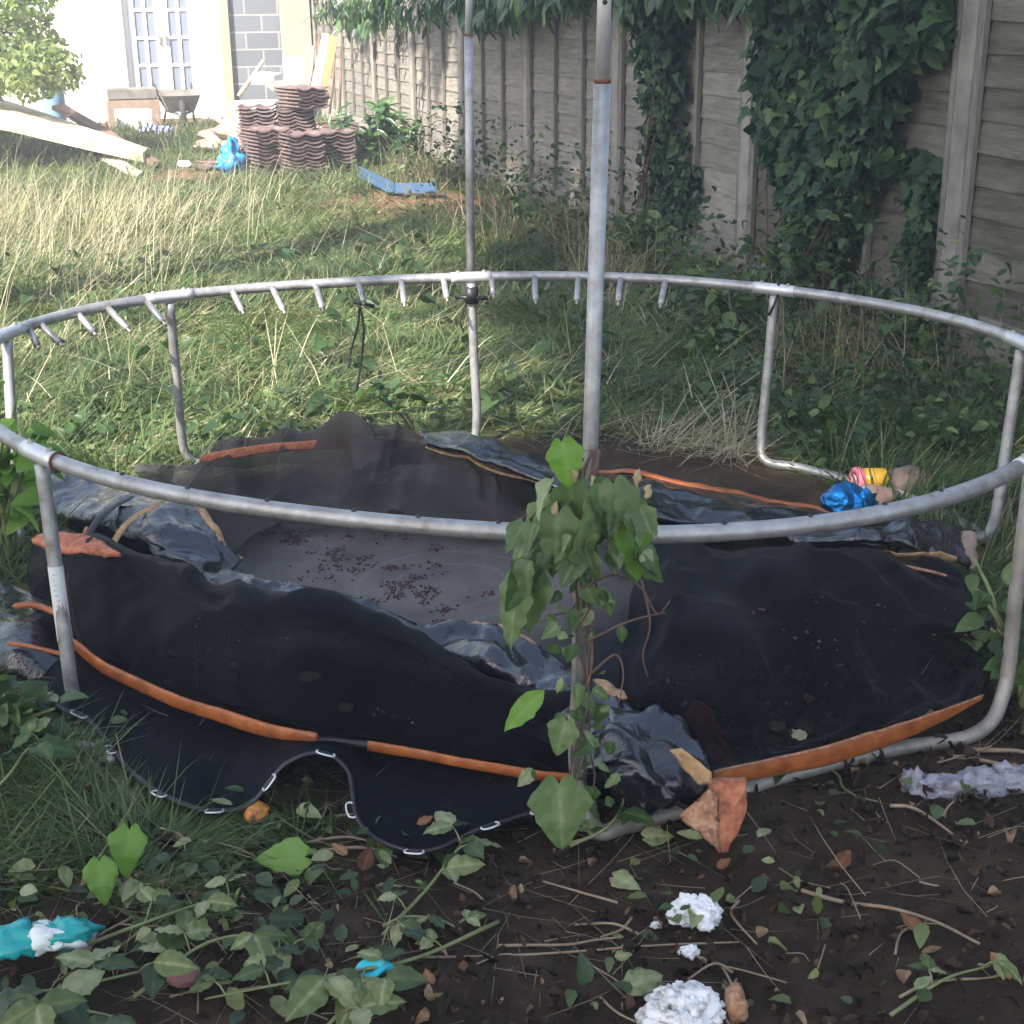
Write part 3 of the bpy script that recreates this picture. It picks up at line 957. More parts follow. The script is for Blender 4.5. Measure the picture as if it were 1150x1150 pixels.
t_.add(outer + inner, [(0, 3, 2, 1), (0, 1, 5, 4), (1, 2, 6, 5), (2, 3, 7, 6), (3, 0, 4, 7), (8, 9, 10, 11), (8, 12, 13, 9), (9, 13, 14, 10), (10, 14, 15, 11), (11, 15, 12, 8), (4, 5, 13, 12), (5, 6, 14, 13), (6, 7, 15, 14), (7, 4, 12, 15)])
t_.build('tray', M['concrete_dark'], wbr)
w_ = MB(); Rw = Q @ roty(math.pi / 2)
w_.lathe([(.06, -.03), (.15, -.035), (.17, -.02), (.175, 0), (.17, .02), (.15, .035), (.06, .03)], wl(0, -.3, .175), Rw, 20)
wo = w_.build('wheel', M['tyre'], wbr)
hb = MB(); hb.lathe([(.0, -.05), (.03, -.05), (.03, .05), (0, .05)], wl(0, -.3, .175), Rw, 10); hb.build('hub', M['steel_dirty'], wo)
for sx in (-1, 1):
    h_ = MB(); h_.tube([wl(.05 * sx, -.3, .18), wl(.16 * sx, 0, .2), wl(.22 * sx, .5, .33), wl(.24 * sx, .95, .48)], .016, 8); h_.build('handle', M['black_plastic'], wbr)
    l_ = MB(); l_.tube([wl(.17 * sx, .22, .2), wl(.2 * sx, .3, .02)], .014, 8); l_.build('leg', M['black_plastic'], wbr)

# ------------------------------------------------------------------ tile pile


def tile_mesh():
    nx_, n_y = 22, 2
    xs_ = np.linspace(-.17, .17, nx_)
    prof = .0105 * np.cos(xs_ / .34 * 2 * math.pi * 2) + .003 * np.cos(xs_ / .34 * 2 * math.pi * 4)
    V_, F_ = [], []
    for y in (-.21, .21):
        for top_ in (0, 1):
            for x, p in zip(xs_, prof):
                V_.append((x, y, p + (.014 if top_ else 0)))
    n = nx_
    for i in range(n - 1):
        F_ += [(i, 2 * n + i, 2 * n + i + 1, i + 1), (n + i, n + i + 1, 3 * n + i + 1, 3 * n + i), (i, i + 1, n + i + 1, n + i), (2 * n + i, 3 * n + i, 3 * n + i + 1, 2 * n + i + 1)]
    F_ += [(0, n, 3 * n, 2 * n), (n - 1, 3 * n - 1, 4 * n - 1, 2 * n - 1)]
    mb = MB(); mb.add(V_, F_); me = mb.mesh('roof_tile'); me.materials.append(M['tile']); return me


TILE = tile_mesh()
# px, depth, height of base, count, heading, which stack
stacks = [(297, 13.15, 0, 12, .62, 'stack beside the blue sack', 0), (335, 13.05, 0, 11, .5, 'middle stack at the front of the tile pile', 0),
          (371, 13.3, 0, 11, .42, 'front stack nearest the fence bushes', 0), (292, 13.75, 0, 17, .05, 'tall flat-fronted stack behind the blue sack', 0),
          (334, 13.8, 0, 16, .12, 'tallest stack of the tile pile', 0), (341, 13.7, 16 * .033, 6, .7, 'short turned stack on top of the tallest', 0)]
for px, dd, z0, n, az, nm, _ in stacks:
    p = at_d(px, 150, dd)
    for i in range(n):
        o = bpy.data.objects.new('roof_tile', TILE); COL.objects.link(o)
        o.location = (p[0] + random.uniform(-.014, .014), p[1] + random.uniform(-.014, .014), z0 + .015 + i * .033)
        o.rotation_euler = (random.uniform(-.012, .012), random.uniform(-.012, .012), az + random.uniform(-.06, .06))
        tag(o, 'dusty red wavy roof tile in the ' + nm, 'roof tile', 'roof tiles stacked in the pile', 'thing')
for px, py, az, ty, lab in [(386, 172, 1.2, 1.1, 'loose red roof tile leaning on the stack nearest the fence bushes'),
                            (236, 190, .3, .05, 'flat red roof tile lying on the path by the blue sack'),
                            (252, 187, 1.0, .06, 'turned red roof tile lying beside the blue sack')]:
    p = ground_y(px, py); o = bpy.data.objects.new('roof_tile', TILE); COL.objects.link(o)
    o.location = (p[0], p[1], p[2] + (.16 if ty > 1 else .02)); o.rotation_euler = (0, ty, az)
    tag(o, lab, 'roof tile', 'loose roof tiles', 'thing')

# blue sack, striped cloth, bottle, blue steel frame
p = at_d(260, 172, 13.1); p[2] = float(gz(p[0], p[1]))
mb = MB(); mb.blob(p + np.array([0, 0, .14]), (.1, .09, .16), .5, 2.6, 12, (26, 18)); mb.blob(p + np.array([-.04, -.02, .1]), (.09, .08, .08), .5, 3, 15, (20, 12))
tag(mb.build('plastic_sack', M['blue']), 'crumpled bright blue plastic sack beside the tile stacks', 'sack')
p = ground_y(175, 152)
mb = MB(); mb.blob(p + np.array([0, 0, .03]), (.16, .14, .07), .6, 2.4, 22, (26, 14))
tag(mb.build('striped_cloth', M['stripe']), 'crumpled navy and white striped cloth lying on the grass', 'cloth')
p = ground_y(209, 188)
bt = empty('plastic_bottle', p, 'small white plastic bottle lying on the bare path', 'bottle')
Rb = rotz(-.6) @ roty(math.pi / 2)
mb = MB(); mb.lathe([(0, -.08), (.032, -.08), (.035, -.06), (.035, .04), (.015, .07), (.015, .085)], p + np.array([0, 0, .035]), Rb, 14); mb.build('body', M['white_plastic'], bt)
mb = MB(); mb.lathe([(.018, .08), (.018, .1), (0, .1)], p + np.array([0, 0, .035]), Rb, 14); mb.build('cap', M['blue'], bt)

p = ground_y(445, 212)
bf = empty('steel_bracket', p, 'rusty blue steel angle frame lying on the soil by the fence', 'bracket')


def lbar(mb, a, b, w, h, t):
    a, b = np.asarray(a), np.asarray(b); d = b - a; L_ = np.linalg.norm(d); Mx = frame(d, (0, 0, 1))
    for c_, sz in (((0, L_ / 2, h / 2), (t, L_, h)), ((w / 2 + t / 2 + .001, L_ / 2, t / 2), (w, L_, t))):
        v = MB(); v.box(c_, sz); mb.add(v.v[0] @ Mx.T + a, [(0, 3, 2, 1), (4, 5, 6, 7), (0, 1, 5, 4), (1, 2, 6, 5), (2, 3, 7, 6), (3, 0, 4, 7)])


A_, B_, C_ = at(404, 196, .03), at(443, 216, .03), at(489, 216, .03)
for a, b in ((A_, B_), (B_ + (C_ - B_) * .03, C_)):
    mb = MB(); lbar(mb, a, b, .05, .075, .008); mb.build('bar', M['blue_steel'], bf)
mb = MB(); lbar(mb, C_ + np.array([-.02, .12, 0]), C_ + np.array([.01, -.06, 0]), .05, .08, .008); mb.build('end_bar', M['blue_steel'], bf)

# boards on the left
def slab(name, corners, th, mat, label, cat):
    mb = MB(); T_ = np.array([np.asarray(q) for q in corners]); B2 = T_ - np.array([0, 0, th])
    n = 8
    Vv = []
    for lvl in (T_, B2):
        for i in range(n):
            f = i / (n - 1)
            for a, b in ((0, 1), (3, 2)):
                Vv.append(lvl[a] * (1 - f) + lvl[b] * f + RNG.normal(0, .006, 3) * (1, 1, .8))
    F_ = []
    o_ = 2 * n
    for i in range(n - 1):
        e = 2 * i
        F_ += [(e, e + 2, e + 3, e + 1), (o_ + e, o_ + e + 1, o_ + e + 3, o_ + e + 2), (e, o_ + e, o_ + e + 2, e + 2), (e + 1, e + 3, o_ + e + 3, o_ + e + 1)]
    F_ += [(0, 1, o_ + 1, o_), (2 * n - 2, o_ + 2 * n - 2, o_ + 2 * n - 1, 2 * n - 1)]
    mb.add(Vv, F_)
    return tag(mb.build(name, mat), label, cat)


slab('pale_board', [at(-75, 118, .62), at(160, 172, .14), at(165, 166, .16), at(-60, 90, .68)], .085, M['plank_pale'], 'long thick sun-bleached board propped aslant in the long grass', 'board')
slab('dark_board', [at(58, 118, .42), at(172, 182, .07), at(180, 180, .07), at(72, 116, .44)], .05, M['plank_dark'], 'dark brown board lying behind the pale propped board', 'board')
slab('grey_offcut', [at(112, 176, .1), at(154, 197, .04), at(160, 192, .04), at(120, 172, .1)], .03, M['plank_pale'], 'short grey offcut lying below the pale propped board', 'board')

# blue barrel half hidden by the sunlit bush
p = at_d(58, 96, 17.0); p[2] = 0
br_ = empty('water_butt', p, 'blue plastic barrel half hidden behind the sunlit bush', 'barrel')
mb = MB(); M['butt'] = pbr('glare_pale_blue', [G(.16, .27, .42), G(.22, .34, .5)], 6, .5, 0, .1)  # barrel blue paled so the colour carries the glare over it
mb.lathe([(0, 0), (.11, 0), (.13, .15), (.135, .5), (.13, .82), (.12, .84)], p, None, 22); mb.build('body', M['butt'], br_)
mb = MB(); mb.lathe([(.125, .84), (.13, .87), (.06, .89), (0, .89)], p, None, 22); mb.build('lid', M['butt'], br_)


# ------------------------------------------------------------------ bushes and trees
def crown_points(clumps, n, seed=0):
    """points on the skins of many overlapping clumps; also outward direction"""
    w = np.array([c[3] ** 2 for c in clumps]); w = w / w.sum()
    idx = RNG.choice(len(clumps), n, p=w)
    C = np.array([c[:3] for c in clumps])[idx]; r = np.array([c[3] for c in clumps])[idx]
    D = unit_rand(n)
    rr = r * np.clip(RNG.normal(.86, .16, n), .25, 1.15)
    return C + D * rr[:, None], D


def clumps_in(c, size, n, r0, r1):
    out = []
    while len(out) < n:
        q = RNG.uniform(-1, 1, 3)
        if (q ** 2).sum() < 1 and (q ** 2).sum() > .1:
            out.append((c[0] + q[0] * size[0], c[1] + q[1] * size[1], c[2] + q[2] * size[2], RNG.uniform(r0, r1)))
    return out


def tree(name, base, height, crown_c, crown_s, ncl, nleaf, lsize, label, r=.16, cat='tree', mat='bush', trunk_lean=(0, 0), group=None):
    base = np.asarray(base, float)
    global RNG
    keep_, RNG = RNG, np.random.default_rng(int(abs(base[0] * 100)) + 5)
    t = empty(name, base, label, cat, group)
    cl = clumps_in(crown_c, crown_s, ncl, min(crown_s) * .22, min(crown_s) * .45)
    mb = MB()
    cc = np.asarray(crown_c, float)
    mb.tube(crom([base, base + (cc - base) * np.array([.3, .3, .4]), cc, cc + np.array([0, 0, crown_s[2] * .6])], 12), np.linspace(r, r * .3, 12), 9)
    for q in cl[::2]:
        q = np.array(q[:3]); s_ = base + (cc - base) * random.uniform(.55, .95)
        mb.tube(crom([s_, (s_ + q) / 2 + np.array([0, 0, .1 * crown_s[2]]), q], 7), np.linspace(r * .35, r * .07, 7), 6)
    mb.build('trunk', M['bark'], t)
    P, D = crown_points(cl, nleaf)
    nn = D * .6 + unit_rand(nleaf) * .7 + np.array([0, 0, .3])
    dd = unit_rand(nleaf) + np.array([0, 0, -.5]) + D * .5
    me = leaf_mesh('crown', 'oval', P, dd, nn, RNG.uniform(.6, 1.3, nleaf) * lsize)
    link('crown', me, M[mat], t)
    RNG = keep_
    return t


# sunlit bush at the left end of the garden
b0 = at_d(22, 120, 14.6); b0[2] = 0
tree('garden_bush', b0 + np.array([-.35, 0, 0]), 1.8, b0 + np.array([-.45, .1, 1.15]), (.95, .65, 1.1), 44, 7500, .075, 'sunlit pale green bush beside the propped pale board', r=.05, cat='bush')
# unseen trees off the left, added to throw broken shade on garden and fence
TREES = [
    ((-7.6, 1.0, 0), (-7.0, 1.2, 14.9), (2.0, 7.0, 2.9), 70, 13000, .36),
    ((-8.4, -5.8, 0), (-7.4, -5.8, 15.6), (2.2, 2.5, 2.5), 36, 5500, .36),
    ((-7.4, -8.0, 0), (-7.0, -9.6, 10.2), (2.4, 4.2, 5.6), 60, 11000, .36),
    ((-4.4, -5.4, 0), (-4.3, -6.2, 7.4), (2.2, 2.4, 3.6), 40, 6500, .32),
]
for i, (b, cc, cs, nc, nl, ls) in enumerate(TREES):
    tree('added_shade_tree', b, 9, cc, cs, nc, nl, ls, ['unseen tall tree with a high crown added to shade the fence', 'second unseen tall tree, narrower high crown added to shade the fence', 'unseen tall dense tree added behind the camera to shade the near ground', 'unseen smaller round tree added behind the camera for near shade'][i], r=.22, mat='laurel', group='unseen trees added to shade the garden')
# ------------------------------------------------------------------ trampoline frame
RH = .58
near = [(62.6, 515.7), (174, 547), (296, 569.6), (390, 584), (480, 592.5), (580, 598.2), (680, 600.6), (778, 600), (889, 590.5), (993.6, 573), (1063, 556), (1133, 535)]
far = [(52, 359), (104, 347), (167, 335.5), (243.5, 328), (318, 321.5), (390, 316.6), (502, 311.5), (603, 310.6), (728, 313.3), (780, 316), (872, 325), (959, 337.6), (1063, 357), (1143, 382)]
pts = [at(x, y, RH) for x, y in near] + [at(x, y, RH) for x, y in far[::-1]]
pts += [at(0, 376, RH), at(0, 496, RH), at(-34, 432, RH), at(1176, 398, RH), at(1197, 455, RH), at(1172, 518, RH)]
pts = np.array(pts)
RC = np.array([(pts[:, 0].min() + pts[:, 0].max()) / 2, (pts[:, 1].min() + pts[:, 1].max()) / 2])
ang = np.arctan2(pts[:, 1] - RC[1], pts[:, 0] - RC[0]); rad = np.hypot(pts[:, 0] - RC[0], pts[:, 1] - RC[1])
# smooth Fourier fit of the slightly bent ring
K = 5
B = np.stack([np.ones_like(ang)] + [f(k * ang) for k in range(1, K + 1) for f in (np.cos, np.sin)], 1)
reg = np.diag([0] + [.02 * k ** 2 for k in range(1, K + 1) for _ in (0, 1)])
co = np.linalg.solve(B.T @ B + reg, B.T @ rad)


def ring_pt(a, z=RH, dr=0.0):
    b = np.array([1.0] + [f(k * a) for k in range(1, K + 1) for f in (np.cos, np.sin)])
    r = float(b @ co) + dr
    return np.array([RC[0] + r * math.cos(a), RC[1] + r * math.sin(a), z])


def ring_ang(px, py):
    p = at(px, py, RH); return math.atan2(p[1] - RC[1], p[0] - RC[0])


tramp = empty('trampoline_frame', (RC[0], RC[1], 0), 'bare round galvanised trampoline frame standing in the long grass', 'trampoline')
AL = {}
for key, px, py in (('H', 652, 600), ('A', 45, 511), ('B', 4, 375), ('C', 189, 333), ('D', 529, 311), ('E', 870, 325), ('F', 1146, 385), ('G', 1172, 518)):
    AL[key] = ring_ang(px, py)
order = sorted(AL.values())
for i, a in enumerate(order):
    b = order[(i + 1) % 8]
    if b < a: b += 2 * math.pi
    mb = MB(); n = 28
    P = [ring_pt(a + .012 + (b - a - .024) * t) for t in np.linspace(0, 1, n)]
    mb.tube(P, .0165, 14)
    mb.build('rail', M['steel'], tramp)
    mb = MB(); mb.tube([ring_pt(a + t) for t in np.linspace(-.055, .055, 7)], .0185, 14); mb.build('rail_sleeve', M['steel_pale'], tramp)
    for t in (-.035, .035):
        q = ring_pt(a + t)
        mb = MB(); mb.lathe([(0, .024), (.006, .023), (.0075, .019), (.0075, .012)], q, None, 8); mb.build('bolt', M['steel_dirty'], tramp)
base = {'H': at(647, 892, .02), 'A': at(84, 800, .02), 'B': at(20, 604, .02), 'C': at(207, 512, .02), 'D': at(536, 490, .02), 'E': at(853, 518, .02), 'F': at(1113, 612, .02), 'G': at(1124, 806, .02)}


def bend(pts_, n=40):
    return crom(np.array(pts_), n)


for a, b in (('E', 'F'), ('A', 'B'), ('C', 'D')):
    ta, tb = ring_pt(AL[a], RH - .02), ring_pt(AL[b], RH - .02)
    ba, bb = base[a], base[b]
    if a == 'C': ba, bb = ba - np.array([0, 0, .035]), bb - np.array([0, 0, .035])
    ra = ba + (ta - ba) * .14; rb = bb + (tb - bb) * .14
    u = bb - ba
    mid_ = (ba + bb) / 2; out_ = np.array([mid_[0] - RC[0], mid_[1] - RC[1], 0]) * .1
    P = [ta, ta + (ba - ta) * .45, ra, ba + u * .035 + np.array([0, 0, .008]), ba + u * .14 + out_ * .5, mid_ + out_, bb - u * .14 + out_ * .5, bb - u * .035 + np.array([0, 0, .008]), rb, tb + (bb - tb) * .45, tb]
    mb = MB(); mb.tube(bend(P, 90), .0155, 12); mb.build('leg', M['steel'], tramp)
# front pair: the base runs on the soil in front of the heap
ta, ba = ring_pt(AL['G'], RH - .02), base['G']
tb, bb = ring_pt(AL['H'], RH - .02) + np.array([.004, -.02, 0]), base['H']
P = [ta, ta + (ba - ta) * .5, ba + (ta - ba) * .12, at(1096, 824, .02), at(1000, 842, .016), at(880, 872, .016), at(780, 905, .018), at(700, 928, .02), at(668, 930, .03), bb + (tb - bb) * .12, bb + (tb - bb) * .5, tb]
mb = MB(); mb.tube(bend(P, 110), .0155, 12); mb.build('leg', M['steel_dirty'], tramp)
mb = MB(); mb.tube([at(66, 838, .02), at(92, 840, .022), at(118, 846, .02), at(126, 858, .012)], .0155, 12); mb.build('leg_foot', M['steel_dirty'], tramp)
# sticker on the near left leg
ta, ba = ring_pt(AL['A'], RH - .02), base['A']


def along(a, b, px, py):
    """point of segment a-b nearest to the line of sight through px, py"""
    d = ray(px, py); u = b - a; w = a - CP
    A = np.array([[u @ u, -(u @ d)], [u @ d, -(d @ d)]]); rhs = np.array([-(u @ w), -(d @ w)])
    return np.linalg.solve(A, rhs)[0]


t0, t1 = along(ta, ba, 56, 636), along(ta, ba, 71, 720)
mb = MB(); mb.tube([ta + (ba - ta) * t for t in np.linspace(t0, t1, 5)], .0162, 14, caps=False); stk = mb.build('sticker', M['sticker'], tramp)
ink = MB()
dv = (ba - ta) / np.linalg.norm(ba - ta)
sidev = np.cross(dv, [0, 1, 0]); sidev /= np.linalg.norm(sidev)
toc = np.cross(sidev, dv); toc = toc if toc[1] < 0 else -toc
for i in range(13):
    t = t0 + (t1 - t0) * (.1 + .82 * i / 12)
    w_ = random.choice([.004, .006, .0075]) * (2 if i == 12 else 1)
    off = random.uniform(-.003, .003)
    ink.box(ta + (ba - ta) * t + toc * .0161 + sidev * off, (w_, .0016, .0012), np.stack([sidev, -toc, -dv], 1))
ink.build('print', M['ink'], stk)
# spring stubs on the far rail
for a, b in [((20, 365), (42, 388)), ((43, 362), (67, 385)), ((80, 350), (105, 373)), ((120, 344), (143, 369)), ((165, 337), (183, 361)), ((258, 325), (272, 349)), ((305, 322), (318, 348)), ((352, 318), (362, 346)), ((402, 316), (408, 339)), ((448, 312), (454, 340)), ((497, 311), (502, 335)), ((552, 310), (554, 331)), ((601, 309), (602, 341)), ((650, 310), (648, 338)), ((698, 311), (694, 341)), ((750, 313), (742, 342))]:
    aa = ring_ang(*a)
    p = ring_pt(aa); inw = np.array([RC[0] - p[0], RC[1] - p[1], 0]); inw /= np.linalg.norm(inw)
    best = None
    # length and droop so that the stub ends where the photograph shows its end
    q = at(b[0], b[1], RH - .05)
    d = q - p; d[2] = 0; ln = np.linalg.norm(d)
    if ln > .16: d = d / ln * .16
    q = p + d + np.array([0, 0, -.05])
    sb = MB(); sb.tube([p, p + (q - p) * .5, q], .0105, 9); so = sb.build('spring_stub', M['steel'], tramp)
    tp = MB(); tp.tube([q, q + (q - p) * .15], .005, 7); tp.build('pin', M['steel_dirty'], so)
# small nubs on the near rail
for px, py in [(150, 538), (222, 553), (305, 569), (398, 583), (470, 590), (560, 596), (812, 597), (905, 587), (985, 573), (1050, 559)]:
    q = ring_pt(ring_ang(px, py))
    mb = MB(); mb.lathe([(.005, .012), (.005, .0185), (.003, .0205), (0, .021)], q, None, 7); mb.build('rail_nub', M['black_plastic'], tramp)


def upright(px_top, px_bot, yb, rad_, seam_py, mat_top='steel_pale'):
    ytop = yb[0]
    return ytop


# enclosure poles: front pole and far pole, with paler upper tube above a rusty joint
def net_pole(p_top, p_joint, p_bot, rad_, name):
    ext = p_top + (p_top - p_joint) / np.linalg.norm(p_top - p_joint) * .75
    mb = MB(); mb.tube([p_joint, p_top, ext], rad_ * .82, 14); po = mb.build('pole_top', M['steel_pale'], tramp)
    mb = MB(); mb.tube([p_bot, (p_bot + p_joint) / 2, p_joint], rad_, 14); pl = mb.build('pole', M['steel'], tramp)
    dj = (p_top - p_joint) / np.linalg.norm(p_top - p_joint)
    mb = MB(); mb.tube([p_joint - dj * .002, p_joint + dj * .004], rad_ * 1.004, 14); mb.build('rust_band', M['rust'], pl)
    fc = np.array([0, -1.0, 0])
    mb = MB(); mb.lathe([(0, .0), (.004, .0005), (.004, -.002)], p_joint + dj * .115 + fc * (rad_ * .83), rotx(math.pi / 2), 8); mb.build('pin_hole', M['black_plastic'], po)
    cp_ = MB(); cp_.lathe([(rad_ * 1.1, 0), (rad_ * 1.1, .03), (0, .04)], ext, None, 12); cp_.build('pole_cap', M['black_plastic'], po)


yH = ring_pt(AL['H'])[1] - .045
net_pole(at_y(679, -8, yH - .0), at_y(676.5, 92, yH), at_y(651, 872, yH + .0), .0134, 'front')
yD = ring_pt(AL['D'])[1] + .04
net_pole(at_y(527, -10, yD), at_y(526, 40, yD), at_y(529, 345, yD - .005), .0148, 'far')
# clamp and ties
q = ring_pt(AL['D'], RH - .06) + np.array([0, -.005, 0])
mb = MB(); mb.tube([q + np.array([0, 0, .028]), q - np.array([0, 0, .028])], .024, 12); cl_ = mb.build('clamp', M['black_plastic'], tramp)
mb = MB(); mb.tube([q + np.array([-.055, -.01, -.005]), q + np.array([.055, -.01, -.01])], .007, 8); mb.build('clamp_bolt', M['black_plastic'], cl_)
mb = MB(); mb.tube([q + np.array([-.02, -.02, -.03]), q + np.array([-.04, -.03, -.09]), q + np.array([-.03, -.02, -.12])], .003, 6); mb.build('strap_end', M['black_plastic'], cl_)
for key in ('E',):
    q = ring_pt(AL[key])
    mb = MB(); mb.tube([q + np.array([.01, 0, 0]) + np.array([0, math.cos(t) * .021, math.sin(t) * .021]) for t in np.linspace(0, 2 * math.pi, 14)[:-1]], .0055, 7, closed=True)
    mb.tube([q + np.array([.01, -.02, -.005]), q + np.array([-.005, -.022, -.05]), q + np.array([-.02, -.02, -.08])], .0045, 6)
    mb.build('tie', M['black_plastic'], tramp)
q = ring_pt(AL['A'] + .06)
mb = MB(); mb.tube([q + np.array([math.cos(t) * .012, math.cos(t) * .016, math.sin(t) * .0205]) for t in np.linspace(0, 2 * math.pi, 14)[:-1]], .003, 6, closed=True); mb.build('tie', M['rust'], tramp)
# knotted cord hanging from a stub
p = ring_pt(ring_ang(405, 316)) + np.array([0, -.07, -.06])
mb = MB()
for sgn, ln in ((-1, .22), (1, .3)):
    Q = [p, p + np.array([.01 * sgn, 0, -.08]), p + np.array([-.02 + .02 * sgn, .01, -.17]), p + np.array([-.035 + .012 * sgn, .0, -ln])]
    mb.tube(crom(Q, 14), .0042, 6)
mb.tube([p + np.array([-.02, 0, .005]), p, p + np.array([.05, 0, -.01])], .006, 6)
tag(mb.build('cord', M['black_plastic']), 'knotted black cord dangling from the far rail of the frame', 'cord')


# ------------------------------------------------------------------ sheets of the collapsed trampoline
def sheet(name, rows, mat, parent=None, nu=70, nv=50, wr=((.02, 5, 1),), th=.003, folds=None, crease=None, floor=.006, edge_noise=.0):
    """rows: lists of (px, py, z) as the photograph shows them, or ready points"""
    n = max(len(r) for r in rows)
    W = []
    for r in rows:
        P = np.array([at(*q) if not isinstance(q, np.ndarray) else q for q in r])
        W.append(crom(P, nu))
    W = crom(np.array(W), nv)
    u = np.gradient(W, axis=1); v = np.gradient(W, axis=0)
    nn = np.cross(u, v); nn /= np.linalg.norm(nn, axis=2)[..., None] + 1e-9
    nn[nn[..., 2] < 0] *= -1
    h = 0
    for amp, fr, sd in wr:
        h = h + amp * fbm(W, fr, sd, 3)
    if crease:
        for amp, fr, sd in crease:
            wp = W + .06 * np.stack([vnoise(W, 6, sd + 3), vnoise(W, 6, sd + 4), vnoise(W, 6, sd + 5)], -1)
            h = h + amp * (1 - 2 * np.abs(vnoise(wp, fr, sd)) ** .7)
    if folds:
        uu, vv = np.meshgrid(np.linspace(0, 1, nu), np.linspace(0, 1, nv))
        win = np.sin(math.pi * np.clip(vv, .02, .98)) ** .5
        for amp, ku, kv, sd in folds:
            sl_ = uu * ku + .35 * vnoise(np.stack([uu * 5, vv * 4, 0 * uu + sd], -1)) + .8 * vnoise(np.stack([vv * kv, uu * 1.5, 0 * uu + sd + 2], -1))
            rg = 1 - np.abs(vnoise(np.stack([sl_, vv * kv, 0 * uu + sd + 5], -1))) * 2.2
            h = h + amp * win * np.clip(rg, -.6, 1)
    W = W + nn * (h if np.isscalar(h) else h[..., None])
    if edge_noise:
        W[-1] += edge_noise * np.stack([vnoise(W[-1], 14, 2), vnoise(W[-1], 14, 3), 0 * W[-1, :, 0]], -1)
        W[0] += edge_noise * np.stack([vnoise(W[0], 14, 2), vnoise(W[0], 14, 3), 0 * W[0, :, 0]], -1)
    W[..., 2] = np.maximum(W[..., 2], gz(W[..., 0], W[..., 1]) + floor)
    cover(W)
    V_ = W.reshape(-1, 3)
    ii = (np.arange(nv - 1)[:, None] * nu + np.arange(nu - 1)[None]).ravel()
    L_ = np.stack([ii, ii + 1, ii + nu + 1, ii + nu], 1).ravel()
    # sewn tapes and torn edges follow the finished sheet
    me = raw_mesh(name, V_, L_, np.full(len(ii), 4), {'rnd': np.full(len(V_), .5)}, smooth=True)
    o = link(name, me, mat, parent)
    if th:
        s_ = o.modifiers.new('thickness', 'SOLIDIFY'); s_.thickness = th; s_.offset = 0
    return o, W


OCC = np.zeros((160, 160), bool)      # which 3 cm cells of ground the sheets cover


def cover(W):
    i = ((W[..., 0] + 2.4) / .03).astype(int).ravel(); j = ((W[..., 1] - 1.6) / .03).astype(int).ravel()
    k = (i > 0) & (i < 159) & (j > 0) & (j < 159)
    for a in (-1, 0, 1):
        for b in (-1, 0, 1):
            OCC[i[k] + a, j[k] + b] = True


def covered(x, y):
    i = np.clip(((x + 2.4) / .03).astype(int), 0, 159); j = np.clip(((y - 1.6) / .03).astype(int), 0, 159)
    return OCC[i, j] & (x > -2.4) & (x < 2.4) & (y > 1.6) & (y < 6.4)


def back(row, dy, z, dx=0.0):
    """the row's points shifted away from the camera, lying low"""
    out = []
    for q in row:
        p = at(*q) + np.array([dx, dy, 0]); p[2] = z; out.append(p)
    return out


def strip(name, P, rad_, mat, parent=None, label=None, cat=None, flat=(1, 1), n=50, seg=10, rn=.12, taper=True, group=None):
    P = crom(np.array([at(*q) if not isinstance(q, np.ndarray) else q for q in P]), n)
    r = rad_ * (1 + rn * vnoise(P, 12, 3) + .05 * vnoise(P, 60, 4))
    if taper:
        e = np.minimum(np.linspace(0, 1, n), np.linspace(1, 0, n)); r = r * np.clip(.35 + e * 9, 0, 1)
    P = P.copy(); P[:, 2] += .004 * vnoise(P, 9, 8)
    mb = MB(); mb.tube(P, r, seg, flat=flat)
    o = mb.build(name, mat, parent)
    if label: tag(o, label, cat, group)
    return o


# the jumping mat: grey middle, black hem with zinc rings hanging out over the grass
EMB = tuple(float(q) for q in at(505, 655, .03))
MATC = tuple(float(q) for q in at(470, 640, .03))
mat_front = [(30, 770, .03), (72, 796, .05), (100, 808, .04), (150, 868, .03), (200, 900, .03), (250, 909, .03), (285, 897, .05), (322, 856, .11), (365, 845, .12), (394, 868, .085), (403, 922, .04), (440, 950, .03), (485, 955, .035), (530, 935, .05), (590, 914, .05), (640, 903, .05), (690, 900, .03)]
mat_b = [(30, 745, .04), (70, 770, .07), (110, 785, .06), (160, 820, .05), (205, 845, .05), (255, 855, .05), (300, 850, .08), (335, 838, .11), (368, 832, .115), (396, 842, .09), (415, 870, .07), (448, 885, .06), (490, 892, .06), (535, 890, .06), (590, 886, .06), (640, 880, .05), (690, 878, .03)]
mat_c = [(20, 700, .05), (75, 718, .07), (120, 745, .05), (170, 775, .04), (215, 795, .04), (260, 808, .04), (300, 815, .05), (335, 818, .06), (368, 822, .06), (400, 825, .05), (430, 835, .04), (460, 842, .04), (500, 850, .04), (545, 856, .04), (595, 862, .04), (640, 866, .04), (690, 866, .03)]
mat_d = [(60, 640, .03), (130, 650, .03), (180, 660, .03), (230, 668, .03), (270, 674, .03), (310, 682, .03), (350, 690, .03), (390, 698, .03), (430, 706, .03), (470, 712, .03), (510, 718, .03), (545, 722, .03), (580, 726, .03), (615, 728, .03), (650, 730, .03), (690, 732, .03), (740, 735, .03)]
mat_e = [(150, 580, .02), (190, 580, .02), (230, 582, .02), (270, 583, .02), (310, 584, .02), (350, 585, .02), (390, 586, .02), (430, 587, .02), (470, 588, .02), (510, 589, .02), (550, 590, .02), (590, 591, .02), (625, 592, .02), (660, 593, .02), (700, 594, .02), (740, 596, .02), (790, 600, .02)]
mat_f = [(q[0] * .72 + 140, 545, .02) for q in mat_e]
